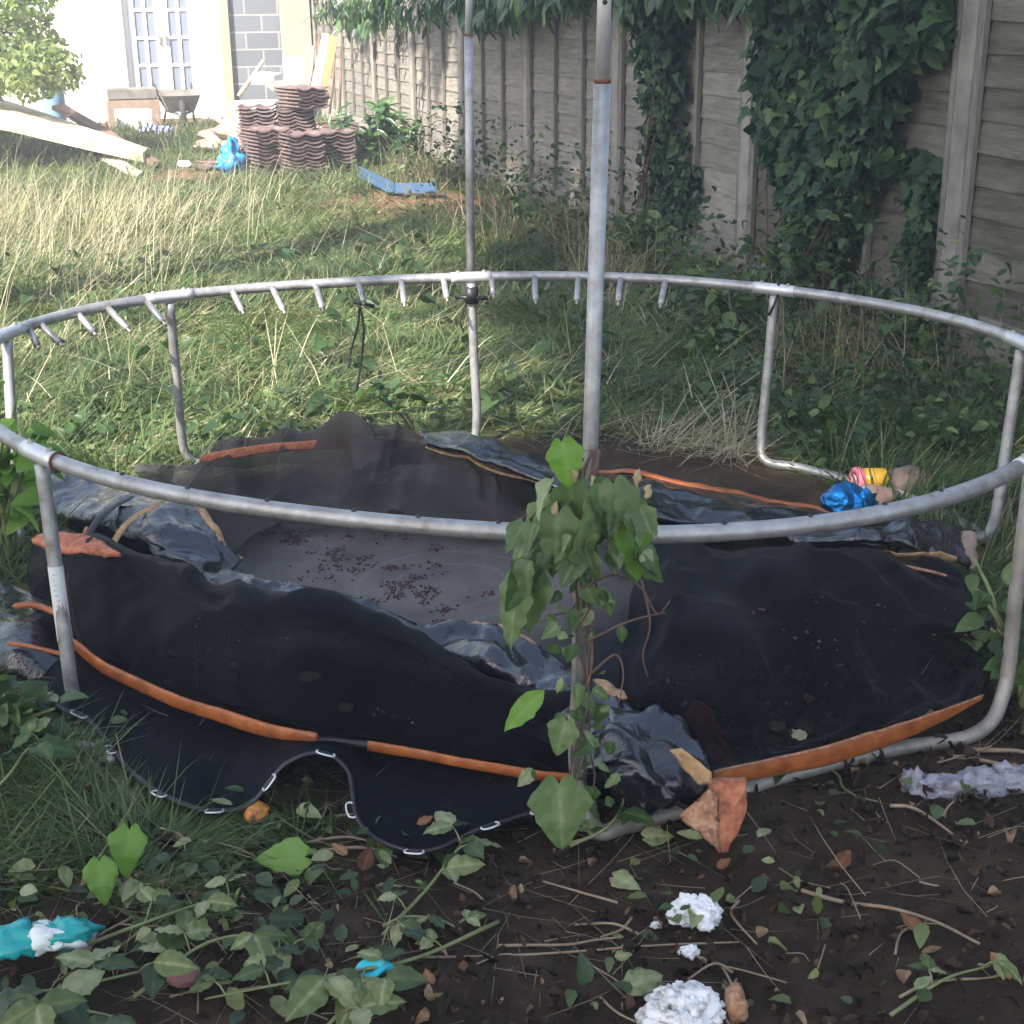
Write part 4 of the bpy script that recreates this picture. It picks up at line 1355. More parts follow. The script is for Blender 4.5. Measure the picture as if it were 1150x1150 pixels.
mat_o, MW = sheet('jumping_mat', [mat_f, mat_e, mat_d, mat_c, mat_b, mat_front], mat_mat(MATC), None, 150, 110, wr=((.006, 5, 4), (.002, 20, 5)), th=.004)
tag(mat_o, 'dusty grey jumping mat lying collapsed inside the frame, black hem curling up', 'trampoline mat')
# hem tape
mb = MB(); mb.tube(MW[-1] + np.array([0, -.002, .001]), .006, 7, flat=(1.2, .7)); mb.build('hem', M['black_plastic'], mat_o)


def vring(p, d, up, parent):
    d = np.asarray(d, float) / np.linalg.norm(d); up = np.asarray(up, float); up = up / np.linalg.norm(up)
    mb = MB()
    Q = [p - d * .015, p - d * .018 + up * .007, p - d * .012 + up * .015, p + d * .012 + up * .015, p + d * .018 + up * .007, p + d * .015]
    mb.tube(crom(np.array(Q), 16), .0018, 6); mb.build('mat_ring', M['clip_white'], parent)


E_ = MW[-1]
for px, py in [(92, 798), (124, 846), (181, 893), (241, 909), (301, 880), (369, 843), (400, 912), (466, 955), (546, 931), (604, 912)]:
    # nearest hem point in the direction of view
    d = ray(px, py); d /= np.linalg.norm(d)
    w = E_ - CP; dist = np.linalg.norm(np.cross(w, d), axis=1); k = int(np.clip(np.argmin(dist), 1, len(E_) - 2))
    tan_ = E_[k + 1] - E_[k - 1]
    outw = np.cross(tan_, [0, 0, 1.0]); outw = outw if outw[1] < 0 else -outw
    vring(E_[k] + np.array([0, -.004, .006]), tan_, outw / np.linalg.norm(outw) * .9 + np.array([0, 0, .15]), mat_o)

# near safety net, heaped up to a ridge
ridge = [(42, 606, .20), (90, 610, .22), (150, 622, .24), (235, 652, .25), (300, 664, .27), (350, 668, .27), (410, 690, .24), (480, 733, .2), (540, 783, .16), (600, 834, .1), (648, 866, .06)]
r2 = [(38, 625, .18), (88, 640, .2), (148, 655, .21), (232, 685, .225), (300, 700, .24), (350, 706, .24), (412, 725, .21), (478, 763, .17), (540, 806, .135), (598, 846, .085), (645, 869, .055)]
r3 = [(36, 660, .13), (84, 684, .14), (146, 710, .15), (230, 745, .16), (300, 760, .17), (352, 770, .17), (414, 785, .15), (478, 808, .12), (538, 834, .1), (596, 856, .07), (642, 871, .05)]
r4 = [(36, 690, .08), (82, 722, .07), (146, 756, .06), (225, 793, .06), (298, 815, .06), (355, 828, .06), (414, 832, .06), (478, 846, .06), (540, 858, .055), (596, 866, .05), (640, 873, .045)]
net1, NW = sheet('safety_net', [back(ridge, .28, .02), back(ridge, .1, .16), ridge, r2, r3, r4, [(q[0], q[1] - 4, .012) for q in r4]], M['net'], None, 150, 90, wr=((.012, 4, 11), (.006, 9, 12)), th=0, folds=((.022, 7, 2.6, 1), (.006, 20, 3.5, 2)), crease=((.016, 4, 14), (.006, 9, 15)))
tag(net1, 'black safety net heaped over the mat with an orange sleeve along its hem', 'safety net')
strip('sleeve', [(80, 722, .075), (110, 745, .075), (160, 770, .075), (225, 797, .075), (298, 820, .075), (357, 833, .075)], .0168, M['orange'], net1, flat=(.38, 1.05), n=110, rn=.07, taper=False)
strip('sleeve', [(413, 838, .075), (478, 849, .07), (540, 860, .065), (596, 869, .06), (640, 874, .055)], .0108, M['orange'], net1, flat=(.4, 1.1), n=90, rn=.08, taper=False)
strip('sleeve_lining', [(350, 832, .072), (385, 834, .072), (418, 838, .072)], .0085, M['black_plastic'], net1, n=14, taper=False)
strip('sleeve', [(98, 592, .22), (78, 640, .14), (82, 690, .1), (92, 730, .08)], .005, M['foam'], net1, n=24, taper=False)

# right safety net
q0 = [(725, 618, .2), (800, 612, .22), (880, 618, .2), (950, 624, .16), (1010, 632, .13), (1060, 640, .11), (1090, 652, .1)]
q1 = [(715, 650, .21), (795, 640, .24), (880, 652, .21), (960, 656, .16), (1030, 662, .13), (1085, 672, .11), (1122, 690, .09)]
q2 = [(700, 710, .18), (785, 700, .2), (872, 708, .16), (960, 712, .12), (1040, 712, .1), (1096, 714, .09), (1129, 716, .08)]
q3 = [(690, 780, .12), (775, 778, .17), (865, 780, .13), (955, 778, .1), (1035, 762, .09), (1090, 752, .08), (1120, 746, .075)]
q4 = [(720, 840, .06), (785, 835, .10), (862, 832, .10), (950, 822, .085), (1030, 800, .075), (1080, 784, .075), (1108, 772, .07)]
q5 = [(760, 874, .03), (800, 866, .09), (870, 856, .09), (950, 840, .085), (1030, 814, .08), (1076, 797, .08), (1104, 784, .075)]
net2, W2 = sheet('safety_net', [back(q0, .12, .03), q0, q1, q2, q3, q4, q5], M['net'], None, 140, 100, wr=((.018, 3.2, 41), (.006, 8, 42)), th=0, folds=((.034, 6, 2.8, 3), (.007, 18, 3.5, 4)), crease=((.018, 3.4, 44), (.007, 8, 45)))
tag(net2, 'black safety net spread beyond the front pole, flat orange sleeve on its near edge', 'safety net')
NETF = np.concatenate([NW.reshape(-1, 3), W2.reshape(-1, 3)])
P = np.array([at(*q) for q in [(796, 874, .085), (830, 868, .085), (880, 859, .085), (930, 848, .085), (980, 833, .085), (1030, 815, .085), (1070, 798, .08), (1103, 782, .08)]])
Pc = crom(P, 110); Pc[:, 2] += .002 * vnoise(Pc, 14, 2); rr_ = (1 + .04 * vnoise(Pc, 40, 5)) * np.interp(np.linspace(0, 1, 110), [0, .06, .3, .55, .8, 1], [.014, .017, .021, .024, .016, .006])
mb = MB(); mb.tube(Pc, rr_, 14, flat=(.25, 1.0)); mb.build('sleeve', M['orange'], net2)
mb = MB(); mb.tube(Pc + np.array([0, -.004, .0]) + np.stack([0 * rr_, 0 * rr_, rr_ * .95], 1), .0022, 6); mb.build('piping', M['foam'], net2)
strip('sleeve', [(1010, 634, .13), (1060, 646, .115), (1100, 664, .1), (1126, 692, .09)], .0045, M['foam'], net2, n=30, taper=False)

# thin net at the back, its dappled light put into the colour
p0 = [(160, 528, .05), (228, 510, .10), (300, 503, .10), (360, 492, .15), (405, 480, .2), (440, 490, .14), (500, 505, .12), (560, 520, .12), (615, 545, .1)]
p1 = [(158, 545, .05), (232, 527, .11), (302, 520, .10), (362, 508, .13), (406, 500, .18), (444, 508, .12), (502, 520, .13), (560, 536, .13), (615, 556, .1)]
p2 = [(170, 565, .05), (240, 552, .08), (306, 545, .07), (364, 536, .1), (408, 528, .14), (446, 530, .10), (502, 536, .12), (560, 550, .12), (612, 566, .08)]
p3 = [(190, 585, .04), (250, 576, .07), (310, 566, .09), (364, 560, .1), (408, 552, .13), (446, 550, .12), (504, 555, .13), (562, 568, .12), (612, 578, .07)]
p4 = [(225, 640, .03), (262, 618, .05), (312, 598, .06), (364, 590, .06), (408, 584, .09), (450, 584, .1), (506, 588, .1), (566, 594, .08), (612, 598, .05)]
net3, _ = sheet('safety_net', [back(p0, .1, .02), p0, p1, p2, p3, p4], M['net_thin_dapple'], None, 150, 90, wr=((.012, 5, 51), (.006, 11, 52)), th=0, folds=((.05, 8, 2.0, 5), (.010, 22, 3, 6)), crease=((.022, 4.5, 54), (.008, 10, 55)))
tag(net3, 'thin translucent black net bunched along the far side of the mat', 'safety net')
strip('sleeve', [(224, 516, .13), (262, 509, .15), (300, 504, .15), (345, 500, .15), (400, 498, .12), (470, 498, .09)], .016, M['orange_pale'], net3, n=80, flat=(.16, 1), rn=.2)

# vinyl pads
padg = 'torn spring pads of the trampoline'


def pad(rows, label, nu=60, nv=36, wr=((.008, 8, 61),), crease=((.016, 7, 62), (.007, 17, 63)), edges=(), th=.006):
    o, W = sheet('spring_pad', rows, M['vinyl'], None, nu, nv, wr=wr, crease=crease, th=th)
    tag(o, label, 'spring pad', padg)
    for kind, sl, r, m in edges:
        L_ = W[0] if kind == 'top' else W[-1] if kind == 'bottom' else W[:, -1] if kind == 'right' else W[:, 0]
        k0, k1 = int(sl[0] * (len(L_) - 1)), int(sl[1] * (len(L_) - 1)) + 1
        Q = L_[k0:k1]
        t = np.linspace(0, 1, len(Q)); rv = r * (.5 + .5 * np.sin(math.pi * t) ** .5) * (1 + .35 * vnoise(Q, 22, 5))
        mb = MB(); mb.tube(Q + np.array([0, 0, .004]), rv, 7, flat=(1.5, .45)); mb.build('torn_edge', m, o)
    return o, W


pad([[(52, 532, .1), (100, 536, .13), (160, 545, .15), (205, 560, .16), (240, 592, .14), (268, 634, .08)],
     [(55, 556, .11), (100, 560, .15), (150, 570, .17), (195, 588, .17), (230, 615, .14), (258, 645, .08)],
     [(62, 580, .09), (100, 585, .13), (146, 598, .15), (188, 618, .15), (222, 638, .12), (246, 655, .07)],
     [(70, 600, .03), (104, 606, .05), (148, 620, .07), (186, 638, .08), (216, 652, .06), (240, 662, .04)]],
    'shiny blue-black pad with a curved tan torn edge on the sunlit side of the heap', edges=(('top', (.3, 1), .009, M['tan']),))
for a, b, m, lab in [((150, 556, .19), (95, 608, .15), 'black_plastic', 'black torn strap lying across the shiny sunlit pad'), ((178, 566, .19), (122, 618, .13), 'tan', 'curled tan strap lying across the shiny sunlit pad')]:
    mid_ = ((a[0] + b[0]) / 2 - 6, (a[1] + b[1]) / 2 - 6, (a[2] + b[2]) / 2 + .015)
    strip('strap', [a, mid_, b], .008, M[m], None, lab, 'strap', flat=(1.4, .35), n=24)
F_up = [(228, 648, .1), (290, 650, .13), (340, 660, .13), (400, 680, .13), (440, 696, .13), (500, 706, .10), (560, 716, .12), (615, 742, .12), (660, 776, .12), (710, 806, .12), (760, 836, .11), (785, 872, .08)]
F_mid = [(232, 658, .12), (290, 668, .15), (340, 678, .15), (400, 700, .15), (440, 716, .15), (495, 728, .13), (545, 742, .15), (598, 770, .15), (645, 806, .15), (695, 838, .15), (742, 862, .13), (775, 890, .08)]
F_lo = [(240, 668, .05), (290, 690, .05), (340, 700, .05), (400, 725, .05), (440, 742, .05), (480, 755, .05), (530, 775, .05), (580, 805, .05), (630, 845, .06), (685, 880, .06), (730, 898, .05), (770, 908, .03)]
pad([F_up, F_mid, F_lo], 'long crumpled black pad running from the mat emblem towards the torn foam', 130, 40, wr=((.014, 9, 71), (.004, 22, 72)), crease=((.022, 9, 73), (.010, 19, 74)), edges=(('top', (.48, .62), .008, M['tan']), ('top', (.74, .8), .012, M['tan'])))
pad([[(655, 812, .1), (700, 808, .14), (745, 815, .14), (775, 850, .1), (786, 884, .07)],
     [(662, 850, .12), (700, 848, .18), (740, 855, .17), (768, 878, .12), (784, 896, .06)],
     [(668, 880, .08), (702, 892, .1), (738, 905, .09), (764, 908, .07), (782, 906, .04)],
     [(672, 898, .02), (704, 912, .02), (738, 916, .02), (764, 914, .02), (780, 910, .02)]],
    'crumpled shiny black pad end bunched beside the foot of the front pole', 60, 44, wr=((.014, 10, 81),), crease=((.026, 9, 83), (.012, 19, 84)))
G_t = [(470, 486, .19), (510, 487, .2), (560, 500, .19), (620, 522, .16), (690, 545, .12), (750, 562, .10), (800, 572, .08)]
G_m = [(478, 496, .22), (520, 504, .23), (565, 522, .22), (622, 545, .18), (690, 566, .14), (750, 582, .12), (800, 588, .09)]
G_b = [(480, 502, .19), (530, 520, .19), (580, 536, .17), (630, 560, .13), (690, 580, .1), (750, 592, .08), (800, 598, .06)]
pad([G_t, G_m, G_b], 'puffy black pad with quilted folds lying along the far edge of the heap', 110, 30, wr=((.006, 8, 91),), crease=((.014, 8, 93),), edges=(('bottom', (0, .62), .01, M['tan']), ('bottom', (.86, 1), .008, M['tan'])))
pad([[(628, 520, .08), (700, 530, .08), (770, 542, .08), (840, 556, .07), (900, 570, .06), (950, 582, .04)],
     [(640, 540, .1), (705, 552, .11), (775, 566, .11), (845, 578, .1), (905, 590, .08), (955, 600, .06)],
     [(660, 565, .06), (720, 580, .08), (790, 592, .08), (850, 600, .07), (905, 608, .06), (950, 614, .04)]],
    'flat black pad edged in rusty orange, lying towards the blue foil balloon', 100, 36, wr=((.008, 7, 101),), crease=((.014, 7, 103),), edges=(('top', (.02, .98), .012, M['orange']), ('bottom', (.45, .7), .008, M['tan'])))
pad([[(880, 598, .12), (940, 592, .16), (1000, 588, .16), (1050, 588, .14), (1078, 598, .08)],
     [(890, 612, .12), (945, 606, .17), (1003, 603, .17), (1054, 604, .14), (1084, 618, .08)],
     [(900, 622, .08), (950, 622, .12), (1005, 624, .12), (1056, 628, .1), (1086, 642, .05)]],
    'wrinkled black pad with a tan lower edge near the outer legs', 70, 30, wr=((.008, 9, 111),), crease=((.022, 9, 113), (.01, 20, 114)), edges=(('bottom', (.2, .85), .011, M['tan']), ('right', (0, 1), .012, M['cardboard'])))
pad([[(-60, 650, .06), (-10, 655, .08), (30, 664, .09), (60, 676, .06)], [(-60, 690, .1), (-10, 695, .11), (35, 700, .11), (72, 715, .06)], [(-60, 730, .06), (-10, 735, .08), (30, 742, .08), (74, 757, .05)], [(-60, 770, .01), (-10, 772, .01), (40, 775, .02), (80, 785, .02)]],
    'dull black pad flap with two orange seams sticking out beside the stickered leg', 44, 36, wr=((.008, 7, 121),), crease=((.01, 6, 123),))

# orange foam and sleeves
foamg = 'torn orange foam pieces'
strip('foam_strip', [(14, 682, .125), (40, 680, .13), (70, 690, .13)], .008, M['orange'], None, 'short orange seam at the top of the dull pad flap', 'foam', n=16, group=foamg)
strip('foam_strip', [(8, 722, .115), (34, 726, .12), (72, 735, .11)], .005, M['orange'], None, 'thin frayed orange seam across the middle of the dull pad flap', 'foam', n=16, group=foamg)


def slabpoly(name, poly, th, mat, label, cat, nrm_push=(0, .02, .0), group=None):
    """an outline with real thickness: front face and back face"""
    P = np.array([at(*q) if not isinstance(q, np.ndarray) else q for q in poly])
    c0 = P.mean(0)
    nrm = np.cross(P[1] - P[0], P[2] - P[0]); nrm /= np.linalg.norm(nrm)
    if nrm @ (CP - c0) < 0: nrm = -nrm
    # round the outline
    n = len(P)
    Q = np.concatenate([P[i] + (P[(i + 1) % n] - P[i]) * np.linspace(0, 1, 6, endpoint=False)[:, None] for i in range(n)])
    Q = Q + .004 * np.stack([vnoise(Q, 40, 5), vnoise(Q, 40, 6), vnoise(Q, 40, 7)], 1)
    m_ = len(Q)
    c0 = Q.mean(0)
    F1 = Q; F1i = c0 + (Q - c0) * .8 + nrm * th * .12
    B1 = Q - nrm * th; B1i = c0 + (Q - c0) * .5 - nrm * th * 1.2
    V_ = np.concatenate([F1, F1i, [c0 + nrm * th * .15], B1, B1i, [c0 - nrm * th * 1.2]])
    V_ += (.12 * th * np.stack([vnoise(V_, 25, 1), vnoise(V_, 25, 2), vnoise(V_, 25, 3)], 1))
    F_ = []
    o_ = 2 * m_ + 1
    for i in range(m_):
        j = (i + 1) % m_
        F_ += [(i, j, m_ + j, m_ + i), (m_ + i, m_ + j, 2 * m_), (o_ + i, o_ + m_ + i, o_ + m_ + j, o_ + j), (o_ + m_ + i, o_ + 2 * m_, o_ + m_ + j), (i, o_ + i, o_ + j, j)]
    mb = MB(); mb.add(V_, F_, smooth=True)
    return tag(mb.build(name, mat), label, cat, group)


slabpoly('foam_piece', [(768, 800, .1), (780, 784, .13), (792, 792, .13), (806, 820, .11), (824, 856, .06), (800, 858, .05), (786, 838, .07)], .02, M['orange'], 'rounded brown-orange foam flap seen through the black net', 'foam', group=foamg)
slabpoly('foam_strip', [(34, 606, .24), (46, 598, .245), (66, 596, .25), (92, 599, .255), (116, 608, .26), (134, 621, .26), (112, 621, .25), (88, 618, .245), (62, 616, .24)], .012, M['orange_pale'], 'bright orange foam strip poking out under the shiny sunlit pad', 'foam', group=foamg)
yF = at(810, 965, 0)[1]
slabpoly('foam_piece', [at_y(798, 880, yF + .03), at_y(838, 876, yF + .03), at_y(839, 905, yF + .02), at_y(828, 940, yF + .005), at_y(814, 966, yF), at_y(802, 950, yF), at_y(797, 915, yF + .015)], .022, M['orange_pale'], 'pointed orange foam piece standing on the soil below the sleeve end', 'foam', group=foamg)
slabpoly('foam_piece', [at_y(752, 843, yF + .03), at_y(766, 841, yF + .03), at_y(800, 866, yF + .01), at_y(798, 880, yF + .01), at_y(786, 882, yF + .01), at_y(770, 866, yF + .02)], .016, M['tan'], 'pale tan foam wedge on top of the torn sleeve end', 'foam', group=foamg)
slabpoly('foam_piece', [at_y(762, 916, yF + .02), at_y(790, 890, yF + .03), at_y(798, 884, yF + .02), at_y(800, 946, yF + .004), at_y(790, 940, yF), at_y(782, 930, yF + .01)], .02, M['foam'], 'ragged brown foam lump hanging between pad and pointed foam piece', 'foam', group=foamg)
# ------------------------------------------------------------------ detailed leaves for plants close to the camera
def big_leaf(mb, p, d, n, L_, kind='bramble', rnd=None, curl=.3, fold=.2, wob=1.0):
    """one leaf as a curved blade with a midrib; p its base, d its direction, n its upper side"""
    nu, nv = 9, 13
    t = np.linspace(0, 1, nv)
    if kind == 'bramble':
        w = .33 * np.sin(math.pi * t ** .78) ** .85 * (1 - .12 * t)
    elif kind == 'droop':
        w = .40 * (1 - t) ** .8 * np.clip(t / .14, .25, 1) ** .5
    elif kind == 'heart':
        w = .47 * (1 - t ** 1.35) ** .85 * np.clip(t / .2, .22, 1) ** .6
    else:
        w = .2 * np.sin(math.pi * t ** .8)
    w = w * (1 + .06 * np.sin(np.arange(nv) * 2.3 + random.random() * 6) * wob); w[-1] = .004
    u = np.linspace(-1, 1, nu)
    sd = random.random() * 100
    x = w[:, None] * u[None]
    y = t[:, None] + 0 * x
    if kind == 'heart':
        y = y - .34 * (np.abs(u) * (1.3 - np.abs(u)))[None] * np.clip(1 - t * 3, 0, 1)[:, None]
    z = fold * np.abs(x) * (1 - .4 * np.abs(u)[None]) - curl * y ** 2
    z = z + .03 * wob * np.sin(t * 22 + 1.5)[:, None] * np.abs(u)[None] + .035 * vnoise(np.stack([x * 4 + sd, y * 4, 0 * x], -1))
    V_ = np.stack([x, y, z], -1).reshape(-1, 3) * L_
    V_ = V_ @ frame(d, n).T + np.asarray(p)
    F_ = [(j * nu + i, j * nu + i + 1, (j + 1) * nu + i + 1, (j + 1) * nu + i) for j in range(nv - 1) for i in range(nu - 1)]
    r = random.random() if rnd is None else rnd
    rv = np.clip(r + (.3 * np.exp(-(np.abs(u) * 5) ** 2))[None] + 0 * y, 0, 1).ravel()
    mb.add(V_, F_, smooth=True, rnd=rv)


def above(px, py, z=0.0):
    p = at(px, py, z); g = float(gz(p[0], p[1])); p = at(px, py, z + g); return p


def rv(s=1.0):
    return np.array([random.gauss(0, s), random.gauss(0, s), random.gauss(0, s)])


def shoot(name, path, leaves, label, cat='plant', mat='bramble', stem='green_stem', r=.0035, group=None, kind='bramble', trif=True):
    """a trailing shoot: path of (px, py, z), leaves at (t, size)"""
    P = crom(np.array([above(*q) for q in path]), 24)
    root = empty(name, P[0], label, cat, group)
    mb = MB(); mb.tube(P, np.linspace(r, r * .45, 24), 7); mb.build('stem', M[stem], root)
    lf = MB()
    for t, s in leaves:
        i = min(int(t * 23), 22); p = P[i]; dirp = P[i + 1] - P[i]; dirp /= np.linalg.norm(dirp) + 1e-9
        side = np.cross(dirp, [0, 0, 1.0]) * random.choice((-1, 1))
        pet = p + (side * .8 + np.array([0, 0, .5]) + dirp * .4 + rv(.2)) * s * .45
        mbp = MB()
        lf_n = 3 if trif else 1
        for k in range(lf_n):
            a = (k - 1) * 1.25 if lf_n == 3 else random.uniform(-.5, .5)
            dh = rotz(a) @ (side * .8 + dirp * .5 + rv(.15)); dh[2] = random.uniform(-.25, .25)
            nn = np.array([0, -.25, 1.0]) + rv(.28)
            big_leaf(lf, pet, dh, nn, s * (1 if k == 1 or lf_n == 1 else .8) * random.uniform(.85, 1.1), kind, None, random.uniform(.1, .4), random.uniform(.1, .4))
        root_st = MB(); root_st.tube([p, (p + pet) / 2 + np.array([0, 0, .004]), pet], r * .45, 5)
        lf.add(root_st.v[0], [tuple(f) for f in root_st.f], True, .9)
    lf.build('foliage', M[mat], root)
    return root


def flat_leaf(name, px, py, z, d, L_, mat, label, cat='leaf', n=(0, -.3, 1), kind='heart', curl=.2, fold=.2, rnd=None, group=None):
    mb = MB(); big_leaf(mb, above(px, py, z), d, n, L_, kind, rnd, curl, fold)
    o = mb.build(name, M[mat])
    s_ = o.modifiers.new('thickness', 'SOLIDIFY'); s_.thickness = .0006
    return tag(o, label, cat, group)


# ------------------------------------------------------------------ grass
def scatter(n, x0, x1, y0, y1):
    return RNG.uniform(x0, x1, n), RNG.uniform(y0, y1, n)


def in_view(x, y, mx=.25):
    """keeps the ground the photograph could show, with a wide margin on both sides"""
    return (np.abs(x) < .40 * y + mx + .35)


def fdist(x, y):
    return (np.stack([x, y, 0 * x], 1) - F0) @ FNRM


def garden_side(x, y):
    p = np.stack([x, y, 0 * x], 1) - F0
    return p @ FNRM > .05


def off_mat(x, y):
    rr = np.hypot((x - RC[0]) / 1.1, (y - RC[1] - .02) / 1.2)
    return (rr > 1.0) & ~covered(x, y)


def grow(n, x0, x1, y0, y1, extra=None):
    x, y = scatter(n, x0, x1, y0, y1)
    k = in_view(x, y) & garden_side(x, y) & (RNG.random(n) < green_mask(x, y)) & (RNG.random(n) > red_mask(x, y) * .97)
    if extra is not None: k &= extra(x, y)
    return x[k], y[k]


def patch(x, y, f, sd):
    return .5 + .5 * np.clip(n2(x, y, f, sd, 3) * 1.3, -1, 1)


def lawn(n, x0, x1, y0, y1, L0, L1, W0, keep=None, flat=0):
    x, y = grow(n, x0, x1, y0, y1, keep)
    m = len(x)
    pa = patch(x, y, .9, 77); pb_ = patch(x, y, 2.7, 78)
    L_ = RNG.uniform(L0, L1, m) * (.55 + .9 * pb_)
    # combed tussocks: neighbouring blades fall the same way
    az = 2.2 * n2(x, y, .8, 41, 2) + 3.5 * n2(x, y, 2.6, 42, 2) + RNG.normal(0, .7, m)
    lean = np.clip(RNG.normal(.45 + flat, .25, m) + .15 * pa, 0, 1.2)
    bend = np.clip(RNG.normal(.45, .2, m), .05, 1)
    rnd = np.clip(RNG.normal(.36, .18, m) + .38 * (pa - .5) + .12 * n2(x, y, 4, 79), 0, 1)
    dry = RNG.random(m) < (.08 + .24 * np.clip(patch(x, y, 1.4, 90) - .45, 0, 1))
    rnd = np.where(dry, RNG.uniform(.85, 1, m), np.minimum(rnd, .83))
    W = W0 * RNG.uniform(.6, 1.5, m)
    P = np.stack([x, y, gz(x, y) - .01], 1)
    return P, az, L_, lean, bend, W, rnd


def cat_(*s):
    return [np.concatenate([q[i] for q in s]) for i in range(7)]


left_ = lambda x, y: (x < -.2)
parts = [
    lawn(78000, -3.4, 3.4, 4.0, 7.2, .07, .21, .0046, off_mat, .22),
    lawn(44000, -4.4, 2.6, 7.2, 10.5, .09, .24, .006, None, .2),
    lawn(30000, -6.0, 1.6, 10.5, 15, .08, .22, .009, None, .15),
    lawn(14000, -8.0, .8, 15, 20.2, .10, .26, .013),
    lawn(95000, -1.6, .2, 1.95, 2.9, .08, .20, .0034, lambda x, y: off_mat(x, y), .6),
    lawn(9000, -3.0, -1.1, 2.4, 4.6, .12, .28, .0045, off_mat),
    lawn(9000, 1.0, 2.6, 2.6, 5.0, .10, .22, .0045, off_mat),
]
me = blades('grass', *cat_(*parts))
tag(link('grass', me, M['grass']), kind='stuff')

# dry straw: tall seeding stems on the sunny left, flattened hay elsewhere
x, y = grow(8500, -5.4, -1.3, 5.6, 11.5, lambda x, y: (RNG.random(len(x)) < np.clip(.95 - (x + 3.2) / 1.7, 0, .8)) & (patch(x, y, 1.1, 60) > .3))
m = len(x)
tall = (np.stack([x, y, gz(x, y)], 1), RNG.normal(.4, 1.0, m), RNG.uniform(.22, .6, m), np.clip(RNG.normal(.25, .2, m), 0, 1), np.clip(RNG.normal(.45, .28, m), 0, 1), RNG.uniform(.0022, .0048, m), RNG.uniform(.2, .95, m))
x, y = grow(9000, -4.2, 2.6, 4.2, 11, lambda x, y: off_mat(x, y) & ~((x > .85) & (x < 1.6) & (y < 5.3)) & (patch(x, y, 1.7, 63) > .52))
m = len(x)
hay = (np.stack([x, y, gz(x, y) + RNG.uniform(0, .07, m)], 1), RNG.normal(.2, 1.3, m), RNG.uniform(.12, .38, m), np.clip(RNG.normal(.95, .2, m), 0, 1.3), np.clip(RNG.normal(.15, .2, m), 0, 1), RNG.uniform(.003, .0055, m), RNG.uniform(.0, .85, m))
x, y = grow(26000, -1.6, 3, 5, 13.5, lambda x, y: (fdist(x, y) < .3 + .9 * patch(x, y, 1.2, 66)) & (patch(x, y, 2.2, 67) > .4))
m = len(x)
hay4 = (np.stack([x, y, gz(x, y)], 1), RNG.normal(2.6, 1.4, m), RNG.uniform(.15, .5, m), np.clip(RNG.normal(.5, .35, m), 0, 1.2), np.clip(RNG.normal(.3, .3, m), 0, 1), RNG.uniform(.003, .006, m), RNG.random(m) ** 2 * .6)
hc = at(748, 540, 0)
x = RNG.normal(hc[0] - .1, .42, 5200); y = RNG.normal(hc[1] + .1, .16, 5200); k = off_mat(x, y) & (x < .78); x, y = x[k], y[k]; m = len(x)
hay2 = (np.stack([x, y, gz(x, y) + RNG.uniform(0, .06, m)], 1), RNG.normal(.2, 1.3, m), RNG.uniform(.1, .3, m), np.clip(RNG.normal(1.0, .2, m), 0, 1.3), np.clip(RNG.normal(.1, .2, m), 0, 1), RNG.uniform(.002, .004, m), RNG.uniform(.1, .9, m))
x, y = scatter(1500, -1.4, 1.5, 1.75, 2.9); k = RNG.random(len(x)) < np.clip(.55 - .55 * x, .22, 1); x, y = x[k], y[k]; m = len(x)
hay3 = (np.stack([x, y, gz(x, y) + RNG.uniform(0, .012, m)], 1), RNG.uniform(-3.1, 3.1, m), RNG.uniform(.04, .2, m), np.full(m, 1.25), RNG.normal(0, .25, m), RNG.uniform(.0012, .0028, m), RNG.uniform(0, .4, m))
me = blades('dry_grass', *cat_(tall, hay, hay2, hay3, hay4))
tag(link('dry_grass', me, M['straw']), kind='stuff')

# low weeds: rosettes and creeping leaves through the grass, thick along the fence foot
def weeds(n, keep, s0, s1, h, x0=-4, x1=3.2, y0=4.2, y1=14):
    x, y = grow(n, x0, x1, y0, y1, keep); m = len(x)
    P = np.stack([x, y, gz(x, y) + RNG.uniform(.01, 1, m) ** 1.5 * h * (.4 + patch(x, y, 1.8, 55))], 1)
    D = unit_rand(m) * (1, 1, .55); N = unit_rand(m) * .55 + np.array([0, -.25, 1.0])
    return P, D, N, RNG.uniform(s0, s1, m)


sets = [weeds(13000, lambda x, y: off_mat(x, y) & (patch(x, y, 1.3, 50) > .55), .02, .055, .13),
        weeds(24000, lambda x, y: (fdist(x, y) < .25 + .75 * patch(x, y, 1.5, 51)) & (y > 5.0), .022, .07, .52, -1.5, 3, 5, 13.5),
        weeds(6000, lambda x, y: off_mat(x, y) & (x > .75) & (y < 7.5), .02, .06, .12, .6, 3, 4.4, 7.5)]
PP, DD, NN, SS = [np.concatenate([q[i] for q in sets]) for i in range(4)]
me = leaf_mesh('undergrowth', 'oval', PP, DD, NN, SS, np.clip(RNG.normal(.42, .25, len(PP)), 0, 1))
tag(link('undergrowth', me, M['weed']), kind='stuff')
x, y = grow(330, -3.6, 2.4, 4.6, 9, lambda x, y: off_mat(x, y)); m = len(x)
me = leaf_mesh('broad_leaves', 'heart', np.stack([x, y, gz(x, y) + RNG.uniform(.03, .1, m)], 1), unit_rand(m) * (1, 1, .4), unit_rand(m) * .4 + np.array([0, -.1, 1]), RNG.uniform(.05, .09, m), RNG.uniform(0, .6, m))
tag(link('broad_leaves', me, M['weed']), kind='stuff')

